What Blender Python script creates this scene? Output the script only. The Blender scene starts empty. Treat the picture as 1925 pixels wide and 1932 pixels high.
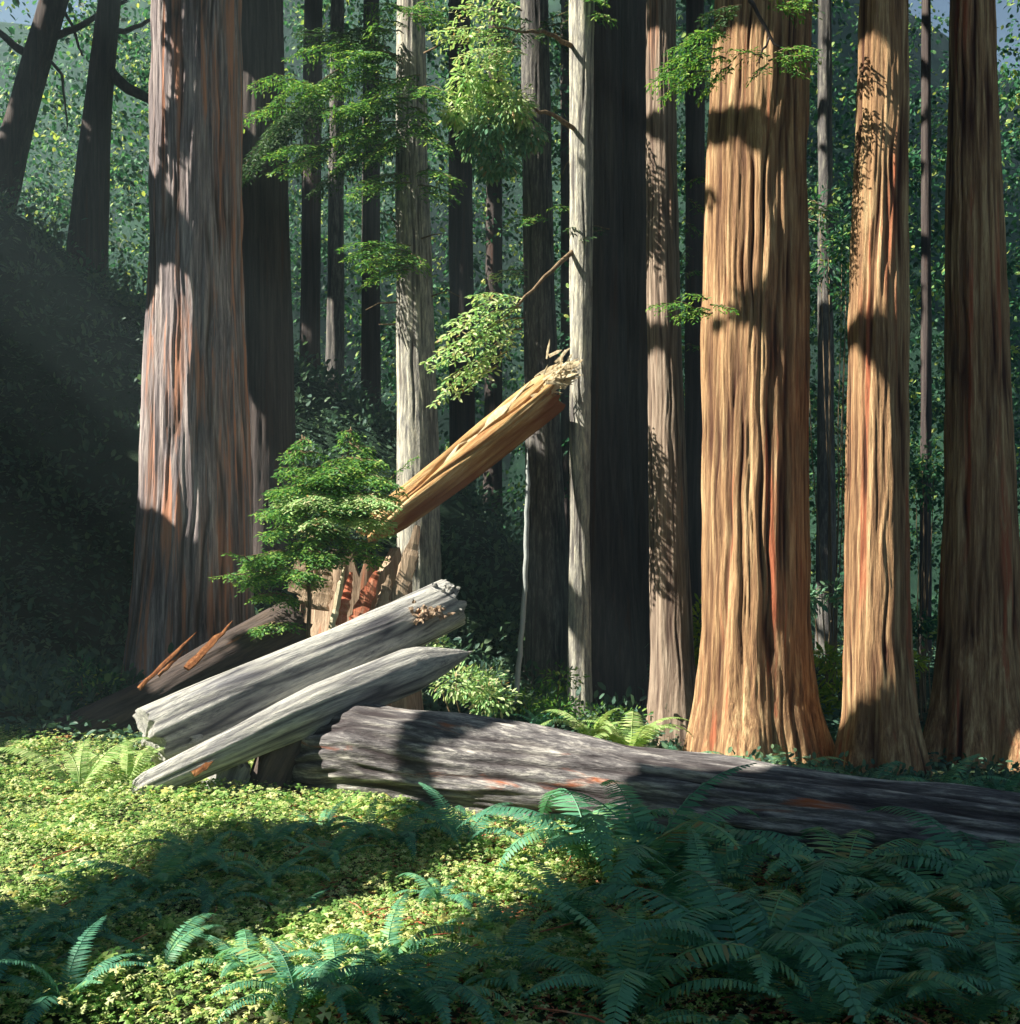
import bpy, math, random
import numpy as np
from mathutils import Vector

SC = bpy.context.scene
COL = SC.collection
random.seed(7)
rng = np.random.default_rng(7)

# ------------------------------------------------------------------ camera, sky, sun, exposure
F, CX, HY, CZ = 2100.0, 962.5, 1130.0, 2.5          # photograph measured 1925 units wide
cam_d = bpy.data.cameras.new('camera')
cam = bpy.data.objects.new('camera', cam_d); COL.objects.link(cam)
cam.location = (0, 0, CZ); cam.rotation_euler = (math.radians(90), 0, 0)
cam_d.sensor_fit = 'HORIZONTAL'; cam_d.sensor_width = 36.0
cam_d.lens = 36.0 * F / 1925.0
cam_d.shift_y = (HY - 966.0) / 1925.0
cam_d.clip_end = 600
SC.camera = cam

SUN_AZ, SUN_EL = math.radians(78), math.radians(42)   # azimuth: from behind the camera round to the left
L = np.array([-math.sin(SUN_AZ) * math.cos(SUN_EL), -math.cos(SUN_AZ) * math.cos(SUN_EL), math.sin(SUN_EL)])
world = bpy.data.worlds.new('World'); SC.world = world; world.use_nodes = True
wn = world.node_tree.nodes; wl = world.node_tree.links
bg = wn['Background']
sky = wn.new('ShaderNodeTexSky'); sky.sky_type = 'NISHITA'; sky.sun_disc = False
sky.sun_elevation = SUN_EL
sky.sun_rotation = math.atan2(L[0], L[1])
sky.air_density = 1.3; sky.dust_density = 0.6; sky.ozone_density = 1.5
wl.new(sky.outputs['Color'], bg.inputs['Color']); bg.inputs['Strength'].default_value = 0.037
sun_d = bpy.data.lights.new('sun', 'SUN'); sun_d.energy = 5.0; sun_d.angle = math.radians(0.4)
sun_d.color = (1.0, 0.93, 0.78)
sun = bpy.data.objects.new('sun', sun_d); COL.objects.link(sun)
sun.rotation_euler = Vector(L).to_track_quat('Z', 'Y').to_euler(); sun.location = (-20, -10, 30)
SC.view_settings.view_transform = 'Standard'; SC.view_settings.look = 'None'
SC.view_settings.exposure = 1.7; SC.view_settings.gamma = 1.0
SC.render.engine = 'CYCLES'
SC.cycles.use_denoising = True
SC.cycles.max_bounces = 6; SC.cycles.diffuse_bounces = 3; SC.cycles.transmission_bounces = 3
SC.cycles.volume_bounces = 0; SC.cycles.transparent_max_bounces = 6
SC.cycles.sample_clamp_indirect = 6.0

# ------------------------------------------------------------------ small helpers
def P(px, py, Y):
    return np.array([(px - CX) / F * Y, Y, CZ - (py - HY) / F * Y])

def _hash(ix, iy, iz, seed):
    h = (ix.astype(np.int64) * 374761393 + iy.astype(np.int64) * 668265263 + iz.astype(np.int64) * 2147483647 + seed * 1274126177)
    h = (h ^ (h >> 13)) * 1274126177
    h = h & 0x7fffffff
    h = (h ^ (h >> 16)) & 0xffff
    return h / 65535.0

def vnoise(x, y, z, seed=0):
    x, y, z = np.broadcast_arrays(np.asarray(x, float), np.asarray(y, float), np.asarray(z, float))
    ix, iy, iz = np.floor(x).astype(int), np.floor(y).astype(int), np.floor(z).astype(int)
    fx, fy, fz = x - ix, y - iy, z - iz
    fx, fy, fz = [f * f * (3 - 2 * f) for f in (fx, fy, fz)]
    r = 0
    for dx in (0, 1):
        for dy in (0, 1):
            for dz in (0, 1):
                w = (fx if dx else 1 - fx) * (fy if dy else 1 - fy) * (fz if dz else 1 - fz)
                r = r + w * _hash(ix + dx, iy + dy, iz + dz, seed)
    return r

def fbm(x, y, z, seed=0, o=3):
    r, a, s = 0, 1.0, 0
    for i in range(o):
        k = 2.03 ** i
        r = r + a * vnoise(x * k, y * k, z * k, seed + i); s += a; a *= 0.5
    return r / s

def sstep(a, b, x):
    t = np.clip((np.asarray(x, float) - a) / (b - a), 0, 1)
    return t * t * (3 - 2 * t)

def unit(v):
    v = np.asarray(v, float)
    return v / np.maximum(np.linalg.norm(v, axis=-1, keepdims=True), 1e-9)

def make_mesh(name, V, faces, smooth=False, attr=None):
    """faces: list of int arrays (n,k)"""
    me = bpy.data.meshes.new(name)
    V = np.asarray(V, np.float32)
    me.vertices.add(len(V)); me.vertices.foreach_set('co', V.ravel())
    loops = np.concatenate([f.ravel() for f in faces]).astype(np.int32)
    tot = np.concatenate([np.full(len(f), f.shape[1]) for f in faces]).astype(np.int32)
    start = np.concatenate([[0], np.cumsum(tot)[:-1]]).astype(np.int32)
    me.loops.add(len(loops)); me.loops.foreach_set('vertex_index', loops)
    me.polygons.add(len(tot)); me.polygons.foreach_set('loop_start', start); me.polygons.foreach_set('loop_total', tot)
    me.update(calc_edges=True)
    me.polygons.foreach_set('use_smooth', np.full(len(tot), smooth))
    if attr is not None:
        a = me.attributes.new('rough', 'FLOAT', 'POINT'); a.data.foreach_set('value', np.asarray(attr, np.float32))
    return me

class MB:
    def __init__(self):
        self.V = []; self.Fs = {}; self.A = []; self.n = 0
    def add(self, V, faces, a=0.5):
        V = np.asarray(V, float).reshape(-1, 3)
        for f in faces:
            f = np.asarray(f, int)
            self.Fs.setdefault(f.shape[1], []).append(f + self.n)
        self.V.append(V); self.n += len(V)
        self.A.append(np.full(len(V), a) if np.isscalar(a) else np.asarray(a))
    def build(self, name, mat, parent=None, smooth=False, origin=(0, 0, 0)):
        o_ = np.asarray(origin, float)
        me = make_mesh(name, np.concatenate(self.V) - o_, [np.concatenate(v) for v in self.Fs.values()], smooth, np.concatenate(self.A))
        me.materials.append(mat)
        return link(name, me, parent, origin)

def link(name, me, parent=None, origin=(0, 0, 0)):
    o = bpy.data.objects.new(name, me); COL.objects.link(o)
    if parent is not None:
        o.parent = parent
        o.location = Vector(origin) - parent.location
    else:
        o.location = origin
    return o

def tag(o, label, cat, group=None):
    o['label'] = label; o['category'] = cat
    if group: o['group'] = group
    return o

def empty(name, loc, label, cat, group=None):
    o = bpy.data.objects.new(name, None); COL.objects.link(o); o.location = Vector([float(c) for c in loc])
    o.empty_display_size = 0.3
    return tag(o, label, cat, group)

def kind(o, k):
    o['kind'] = k
    return o

# ------------------------------------------------------------------ materials
def mat_new(name):
    m = bpy.data.materials.new(name); m.use_nodes = True
    nt = m.node_tree; nt.nodes.clear()
    return m, nt.nodes, nt.links

def ramp(nodes, stops):
    r = nodes.new('ShaderNodeValToRGB'); e = r.color_ramp.elements
    while len(e) < len(stops): e.new(0.5)
    for i, (p, c) in enumerate(stops):
        e[i].position = p; e[i].color = (c[0], c[1], c[2], 1)
    return r

def noise_node(nodes, links, scale, stretch, detail=4, rough=0.6, dist=0.0):
    tc = nodes.new('ShaderNodeTexCoord'); mp = nodes.new('ShaderNodeMapping')
    mp.inputs['Scale'].default_value = stretch
    links.new(tc.outputs['Object'], mp.inputs['Vector'])
    n = nodes.new('ShaderNodeTexNoise'); n.inputs['Scale'].default_value = scale
    n.inputs['Detail'].default_value = detail; n.inputs['Roughness'].default_value = rough
    n.inputs['Distortion'].default_value = dist
    links.new(mp.outputs['Vector'], n.inputs['Vector'])
    return n

def bark_mat(name, cols, accent, accent_lo=0.55, stretch=(1, 1, 0.045), sc=11, moss=None, bump=0.5, furrow=None):
    """cols: three colours dark..light along the fibre noise; accent: inner bark colour in streaks"""
    m, N, K = mat_new(name)
    out = N.new('ShaderNodeOutputMaterial'); b = N.new('ShaderNodeBsdfPrincipled')
    b.inputs['Roughness'].default_value = 0.9; b.inputs['Specular IOR Level'].default_value = 0.15
    n1 = noise_node(N, K, sc, stretch, 7, 0.68, 0.3)
    r1 = ramp(N, [(0.37, cols[0]), (0.5, cols[1]), (0.62, cols[2])])
    n1b = noise_node(N, K, sc * 2.6, (stretch[0], stretch[1], stretch[2] * 0.8) if stretch[0] == 1 else stretch, 6, 0.75)
    mxn = N.new('ShaderNodeMix'); mxn.inputs[0].default_value = 0.45
    K.new(n1.outputs['Fac'], mxn.inputs[2]); K.new(n1b.outputs['Fac'], mxn.inputs[3]); K.new(mxn.outputs[0], r1.inputs['Fac'])
    n2 = noise_node(N, K, 4.5, (stretch[0], stretch[1], stretch[2] * 1.0), 4, 0.6, 0.5)
    r2 = ramp(N, [(accent_lo, (0, 0, 0)), (accent_lo + 0.10, (1, 1, 1))])
    K.new(n2.outputs['Fac'], r2.inputs['Fac'])
    mx = N.new('ShaderNodeMix'); mx.data_type = 'RGBA'
    K.new(r2.outputs['Color'], mx.inputs[0]); K.new(r1.outputs['Color'], mx.inputs[6]); mx.inputs[7].default_value = (*accent, 1)
    last = mx.outputs[2]
    at = N.new('ShaderNodeAttribute'); at.attribute_name = 'rough'
    if furrow:
        rf = ramp(N, [(0.15, (1, 1, 1)), (0.5, (0, 0, 0))]); K.new(at.outputs['Fac'], rf.inputs['Fac'])
        mf = N.new('ShaderNodeMix'); mf.data_type = 'RGBA'
        K.new(rf.outputs['Color'], mf.inputs[0]); K.new(last, mf.inputs[6]); mf.inputs[7].default_value = (*furrow, 1)
        last = mf.outputs[2]
    if moss:
        n3 = noise_node(N, K, 1.3, (1, 1, 0.5), 5, 0.7)
        r3 = ramp(N, [(0.52, (0, 0, 0)), (0.66, (0.8, 0.8, 0.8))]); K.new(n3.outputs['Fac'], r3.inputs['Fac'])
        m3 = N.new('ShaderNodeMix'); m3.data_type = 'RGBA'
        K.new(r3.outputs['Color'], m3.inputs[0]); K.new(last, m3.inputs[6]); m3.inputs[7].default_value = (*moss, 1)
        last = m3.outputs[2]
    K.new(last, b.inputs['Base Color'])
    n4 = noise_node(N, K, sc * 3.2, (stretch[0], stretch[1], stretch[2] * 1.6), 5, 0.7)
    add = N.new('ShaderNodeMath'); add.operation = 'ADD'
    K.new(n4.outputs['Fac'], add.inputs[0]); K.new(mxn.outputs[0], add.inputs[1])
    bp = N.new('ShaderNodeBump'); bp.inputs['Strength'].default_value = bump; bp.inputs['Distance'].default_value = 0.05
    K.new(add.outputs[0], bp.inputs['Height']); K.new(bp.outputs['Normal'], b.inputs['Normal'])
    K.new(b.outputs[0], out.inputs['Surface'])
    return m

def leaf_mat(name, stops, trans=0.4, gloss=0.25, per_object=False):
    m, N, K = mat_new(name)
    out = N.new('ShaderNodeOutputMaterial')
    g = N.new('ShaderNodeNewGeometry')
    r = ramp(N, stops)
    if per_object:
        oi = N.new('ShaderNodeObjectInfo'); mo = N.new('ShaderNodeMix'); mo.inputs[0].default_value = 0.55
        K.new(g.outputs['Random Per Island'], mo.inputs[2]); K.new(oi.outputs['Random'], mo.inputs[3]); K.new(mo.outputs[0], r.inputs['Fac'])
    else: K.new(g.outputs['Random Per Island'], r.inputs['Fac'])
    d = N.new('ShaderNodeBsdfPrincipled'); d.inputs['Roughness'].default_value = 0.5
    d.inputs['Specular IOR Level'].default_value = gloss
    t = N.new('ShaderNodeBsdfTranslucent')
    br = N.new('ShaderNodeMix'); br.data_type = 'RGBA'; br.blend_type = 'MULTIPLY'; br.inputs[0].default_value = 1
    br.inputs[7].default_value = (1.15, 1.15, 0.75, 1)
    K.new(r.outputs['Color'], br.inputs[6])
    K.new(r.outputs['Color'], d.inputs['Base Color']); K.new(br.outputs[2], t.inputs['Color'])
    mx = N.new('ShaderNodeMixShader'); mx.inputs['Fac'].default_value = trans
    K.new(d.outputs[0], mx.inputs[1]); K.new(t.outputs[0], mx.inputs[2]); K.new(mx.outputs[0], out.inputs['Surface'])
    return m

M = {}
M['redwood'] = bark_mat('redwood_bark', [(0.13, 0.07, 0.045), (0.40, 0.24, 0.13), (0.72, 0.53, 0.30)], (0.46, 0.15, 0.08), 0.58, sc=9, furrow=(0.08, 0.035, 0.025), bump=0.9)
M['greyred'] = bark_mat('weathered_redwood_bark', [(0.08, 0.07, 0.08), (0.27, 0.23, 0.24), (0.62, 0.54, 0.52)], (0.58, 0.28, 0.18), 0.50, sc=8, furrow=(0.10, 0.07, 0.06), bump=0.7)
M['brownbark'] = bark_mat('brown_bark', [(0.14, 0.10, 0.08), (0.30, 0.23, 0.18), (0.50, 0.41, 0.33)], (0.42, 0.18, 0.09), 0.62, sc=12, furrow=(0.09, 0.06, 0.05))
M['palebark'] = bark_mat('pale_bark', [(0.12, 0.12, 0.13), (0.44, 0.43, 0.38), (0.84, 0.80, 0.62)], (0.24, 0.21, 0.18), 0.60, sc=14, stretch=(1, 1, 0.16), furrow=(0.12, 0.11, 0.11))
M['shadybark'] = bark_mat('shady_grey_bark', [(0.07, 0.07, 0.075), (0.15, 0.14, 0.14), (0.34, 0.33, 0.28)], (0.12, 0.10, 0.10), 0.6, sc=14, stretch=(1, 1, 0.16), furrow=(0.05, 0.05, 0.05))  # pale bark darkened, the trunks' shade put into the colour
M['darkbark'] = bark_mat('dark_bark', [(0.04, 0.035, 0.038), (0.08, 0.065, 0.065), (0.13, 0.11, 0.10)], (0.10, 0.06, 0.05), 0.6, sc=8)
M['greylog'] = bark_mat('weathered_grey_wood', [(0.20, 0.20, 0.22), (0.58, 0.58, 0.56), (0.86, 0.84, 0.76)], (0.30, 0.30, 0.34), 0.60, stretch=(0.10, 1, 1), sc=16, bump=1.0, furrow=(0.12, 0.12, 0.14))
M['biglog'] = bark_mat('old_log_wood', [(0.045, 0.04, 0.045), (0.21, 0.20, 0.21), (0.72, 0.69, 0.65)], (0.45, 0.14, 0.06), 0.62, stretch=(0.12, 1, 1), sc=9, bump=0.9, furrow=(0.06, 0.05, 0.055))
M['darklog'] = bark_mat('rotten_dark_wood', [(0.05, 0.04, 0.04), (0.10, 0.08, 0.075), (0.16, 0.12, 0.10)], (0.40, 0.16, 0.06), 0.66, stretch=(0.12, 1, 1), sc=8, bump=0.8)
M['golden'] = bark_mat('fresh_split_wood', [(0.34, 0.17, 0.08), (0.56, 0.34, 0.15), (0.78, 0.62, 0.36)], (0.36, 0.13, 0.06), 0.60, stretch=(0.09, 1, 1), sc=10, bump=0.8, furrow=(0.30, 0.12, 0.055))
M['splinter'] = bark_mat('pale_splinter_wood', [(0.55, 0.42, 0.26), (0.74, 0.62, 0.42), (0.86, 0.80, 0.60)], (0.60, 0.36, 0.20), 0.66, sc=14)
M['redwoodheart'] = bark_mat('red_heartwood', [(0.30, 0.08, 0.05), (0.56, 0.18, 0.10), (0.66, 0.36, 0.24)], (0.60, 0.45, 0.30), 0.62, sc=12)
M['rust'] = bark_mat('rusty_split_wood', [(0.12, 0.05, 0.03), (0.30, 0.12, 0.05), (0.44, 0.22, 0.10)], (0.2, 0.08, 0.04), 0.6, sc=14)
M['stumpwood'] = bark_mat('stump_bark', [(0.17, 0.12, 0.09), (0.38, 0.28, 0.20), (0.60, 0.46, 0.34)], (0.46, 0.20, 0.12), 0.60, sc=12)
M['pole'] = bark_mat('dead_sapling_wood', [(0.30, 0.33, 0.34), (0.42, 0.46, 0.46), (0.52, 0.56, 0.54)], (0.34, 0.34, 0.30), 0.65, sc=14)
M['twig'] = bark_mat('twig_bark', [(0.12, 0.08, 0.05), (0.22, 0.16, 0.10), (0.36, 0.28, 0.18)], (0.2, 0.12, 0.07), 0.6, sc=14)

M['hemlock'] = leaf_mat('hemlock_needles', [(0.0, (0.05, 0.16, 0.06)), (0.45, (0.10, 0.28, 0.06)), (0.8, (0.22, 0.42, 0.08)), (1.0, (0.42, 0.55, 0.14))], 0.4)
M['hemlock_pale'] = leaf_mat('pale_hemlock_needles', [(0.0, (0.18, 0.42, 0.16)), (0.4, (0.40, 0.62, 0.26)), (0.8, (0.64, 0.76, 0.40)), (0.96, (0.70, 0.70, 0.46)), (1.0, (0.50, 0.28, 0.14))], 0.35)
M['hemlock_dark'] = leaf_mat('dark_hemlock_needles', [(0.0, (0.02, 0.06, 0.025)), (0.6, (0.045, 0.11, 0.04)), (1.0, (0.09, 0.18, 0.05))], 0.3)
M['blueleaf'] = leaf_mat('blue_green_leaves', [(0.0, (0.12, 0.32, 0.22)), (0.5, (0.18, 0.36, 0.22)), (0.93, (0.34, 0.50, 0.30)), (1.0, (0.5, 0.3, 0.16))], 0.35)
M['bgleaf'] = leaf_mat('forest_leaves', [(0.0, (0.012, 0.06, 0.035)), (0.5, (0.03, 0.13, 0.065)), (0.82, (0.09, 0.29, 0.13)), (0.93, (0.36, 0.52, 0.14)), (1.0, (0.60, 0.66, 0.16))], 0.4)  # brightest stops put sun glints into the leaf colour
M['slope'] = leaf_mat('hillside_leaves', [(0.0, (0.05, 0.11, 0.09)), (0.6, (0.09, 0.19, 0.13)), (1.0, (0.17, 0.27, 0.15))], 0.3)
M['yellowleaf'] = leaf_mat('yellow_green_leaves', [(0.0, (0.16, 0.30, 0.04)), (0.6, (0.36, 0.48, 0.05)), (1.0, (0.66, 0.66, 0.08))], 0.5)
M['canopy'] = leaf_mat('canopy_sprays', [(0.0, (0.02, 0.06, 0.03)), (1.0, (0.06, 0.13, 0.05))], 0.12)  # for the unseen sprays added to block and gate the light
M['clover'] = leaf_mat('sorrel_leaves', [(0.0, (0.07, 0.20, 0.05)), (0.35, (0.22, 0.42, 0.10)), (0.65, (0.50, 0.62, 0.22)), (0.88, (0.76, 0.80, 0.46)), (1.0, (0.84, 0.74, 0.22))], 0.38)
M['fern'] = leaf_mat('fern_fronds', [(0.05, (0.05, 0.19, 0.13)), (0.35, (0.11, 0.33, 0.22)), (0.7, (0.17, 0.44, 0.25)), (0.88, (0.32, 0.52, 0.22)), (0.96, (0.36, 0.25, 0.12))], 0.35, 0.4, True)
M['fern_light'] = leaf_mat('light_fern_fronds', [(0.0, (0.25, 0.45, 0.14)), (0.6, (0.45, 0.60, 0.24)), (1.0, (0.62, 0.70, 0.36))], 0.4)  # paler copy of the fern colour, sunlight put into the tone

def ground_mat():
    m, N, K = mat_new('forest_floor')
    out = N.new('ShaderNodeOutputMaterial'); b = N.new('ShaderNodeBsdfPrincipled'); b.inputs['Roughness'].default_value = 0.95
    b.inputs['Specular IOR Level'].default_value = 0.1
    n = noise_node(N, K, 1.2, (1, 1, 1), 8, 0.7)
    r = ramp(N, [(0.3, (0.03, 0.05, 0.03)), (0.5, (0.07, 0.075, 0.04)), (0.62, (0.05, 0.10, 0.05)), (0.75, (0.14, 0.055, 0.035))])
    K.new(n.outputs['Fac'], r.inputs['Fac'])
    n5 = noise_node(N, K, 0.5, (1, 1, 0.6), 8, 0.75); r5 = ramp(N, [(0.35, (0.010, 0.028, 0.020)), (0.55, (0.025, 0.065, 0.04)), (0.7, (0.05, 0.12, 0.06))]); K.new(n5.outputs['Fac'], r5.inputs['Fac'])
    tc = N.new('ShaderNodeTexCoord'); sx = N.new('ShaderNodeSeparateXYZ'); K.new(tc.outputs['Object'], sx.inputs[0])
    mr = N.new('ShaderNodeMapRange'); mr.inputs[1].default_value = 17; mr.inputs[2].default_value = 30; K.new(sx.outputs['Y'], mr.inputs[0])
    mm = N.new('ShaderNodeMix'); mm.data_type = 'RGBA'; K.new(mr.outputs[0], mm.inputs[0]); K.new(r.outputs['Color'], mm.inputs[6]); K.new(r5.outputs['Color'], mm.inputs[7])
    K.new(mm.outputs[2], b.inputs['Base Color'])
    n2 = noise_node(N, K, 14, (1, 1, 1), 6, 0.7)
    bp = N.new('ShaderNodeBump'); bp.inputs['Strength'].default_value = 0.9; bp.inputs['Distance'].default_value = 0.12
    K.new(n2.outputs['Fac'], bp.inputs['Height']); K.new(bp.outputs['Normal'], b.inputs['Normal'])
    K.new(b.outputs[0], out.inputs['Surface'])
    return m
M['ground'] = ground_mat()

# ------------------------------------------------------------------ terrain
RX = [-60, -25, -13.7, -9.7, -5.9, -3, -0.9, 0.5, 1.7, 4, 10, 60]
RZ = [30, 19, 13.1, 10.2, 8.9, 7.2, 5.1, 3.6, 2.4, 1.2, 0.8, 1.0]
def terrain(x, y):
    x = np.asarray(x, float); y = np.asarray(y, float)
    g = np.where(x < 0, -0.085 * x, -0.028 * x) * sstep(0, 8, y)
    g = np.clip(g, -0.4, 3.0)
    g = g + 0.025 * np.clip(y - 13, 0, 12) + 0.16 * (fbm(x * 0.5, y * 0.5, 0.0, 3, 3) - 0.5)
    ridge = np.interp(x, RX, RZ) * (1 + 0.10 * (fbm(x * 0.35, y * 0.35, 5.0, 9, 3) - 0.5))
    t = sstep(20.5, 31, y) * (1 - 0.45 * sstep(33, 60, y))
    far = 54 * sstep(50, 95, y + 12 * (fbm(x * 0.08, y * 0.08, 2, 21, 4) - 0.5)) * (1 - 0.34 * sstep(-20, -36, x) - 0.17 * sstep(26, 40, x))
    return g * (1 - t) + ridge * t + far + 0.35 * (fbm(x * 0.8, y * 0.8, 1.0, 12, 3) - 0.5) * sstep(18, 26, y)

def build_ground():
    ys = np.concatenate([np.linspace(-60, 4, 14), np.linspace(4.5, 16, 90), np.linspace(16.2, 36, 110), np.linspace(37, 110, 60), [140, 200, 300]])
    xs = np.concatenate([np.linspace(-90, -18, 26), np.linspace(-17.5, 17.5, 200), np.linspace(18, 90, 26)])
    X, Yg = np.meshgrid(xs, ys)
    Z = terrain(X, Yg)
    V = np.stack([X, Yg, Z], -1).reshape(-1, 3)
    nx, ny = len(xs), len(ys)
    i = (np.arange(ny - 1)[:, None] * nx + np.arange(nx - 1)[None]).ravel()
    f = np.stack([i, i + 1, i + nx + 1, i + nx], -1)
    me = make_mesh('ground', V, [f], True); me.materials.append(M['ground'])
    kind(link('ground', me), 'structure')
build_ground()

def ground_at(px, py, y0=5.0, y1=60.0):
    Yv = np.arange(y0, y1, 0.03)
    x = (px - CX) / F * Yv; z = CZ - (py - HY) / F * Yv
    below = np.nonzero(z < terrain(x, Yv))[0]
    k = below[0] if len(below) else len(Yv) - 1
    return np.array([x[k], Yv[k], float(terrain(x[k], Yv[k]))])

# ------------------------------------------------------------------ generic shapes
def grid_faces(nu, nv, wrap=True):
    """nu around, nv along"""
    j = np.arange(nu if wrap else nu - 1); k = np.arange(nv - 1)
    J, Kk = np.meshgrid(j, k)
    a = Kk * nu + J; b = Kk * nu + (J + 1) % nu
    return np.stack([a, b, b + nu, a + nu], -1).reshape(-1, 4)

def tube(pts, radii, n=6):
    pts = np.asarray(pts, float); m = len(pts)
    T = unit(np.gradient(pts, axis=0))
    ref = np.array([0, 0, 1.0]) if abs(T[0][2]) < 0.9 else np.array([1.0, 0, 0])
    A = unit(np.cross(T, ref)); B = np.cross(T, A)
    th = np.linspace(0, 2 * math.pi, n, endpoint=False)
    r = np.broadcast_to(radii, (m,))
    V = pts[:, None] + r[:, None, None] * (np.cos(th)[None, :, None] * A[:, None] + np.sin(th)[None, :, None] * B[:, None])
    return V.reshape(-1, 3), [grid_faces(n, m), np.arange(n)[None, ::-1], (np.arange(n) + (m - 1) * n)[None]]

def curve(p0, p1, bend=(0, 0, 0), n=8, wob=0.0):
    t = np.linspace(0, 1, n)[:, None]
    p = np.asarray(p0) * (1 - t) + np.asarray(p1) * t + np.asarray(bend) * 4 * t * (1 - t)
    if wob: p[1:-1] += rng.normal(0, wob, (n - 2, 3))
    return p

DIAMOND = np.array([[0, 0, 0], [0.38, 0.5, 0.06], [1, 0, -0.10], [0.38, -0.5, 0.06]])
OVAL = np.array([[0, 0, 0], [0.25, 0.42, 0.05], [0.7, 0.45, 0.04], [1, 0, -0.06], [0.7, -0.45, 0.04], [0.25, -0.42, 0.05]])
_a = np.concatenate([np.radians([k * 120 - 60, k * 120 - 34, k * 120, k * 120 + 34]) for k in range(3)]); _r = np.tile([0.14, 0.92, 0.78, 0.92], 3)
TREFOIL = np.stack([_r * np.cos(_a), _r * np.sin(_a), -0.16 * (_r > 0.85) + 0.04 * (_r < 0.2)], -1)
SPRAY = np.array([[0, 0, 0], [0.2, 0.35, 0], [0.35, 0.18, 0], [0.5, 0.5, 0], [0.68, 0.2, 0], [1, 0.05, 0], [0.7, -0.25, 0], [0.48, -0.5, 0], [0.33, -0.16, 0], [0.18, -0.33, 0]])
def leaves(Pn, D, N, Ln, Wn, tpl=DIAMOND):
    D = unit(D); S = unit(np.cross(N, D)); N2 = np.cross(D, S)
    Ln = np.broadcast_to(Ln, (len(Pn),)); Wn = np.broadcast_to(Wn, (len(Pn),))
    V = (Pn[:, None] + tpl[None, :, 0:1] * D[:, None] * Ln[:, None, None] + tpl[None, :, 1:2] * S[:, None] * Wn[:, None, None]
         + tpl[None, :, 2:3] * N2[:, None] * Ln[:, None, None])
    k = len(tpl)
    return V.reshape(-1, 3), [np.arange(len(Pn) * k).reshape(-1, k)]

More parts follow.
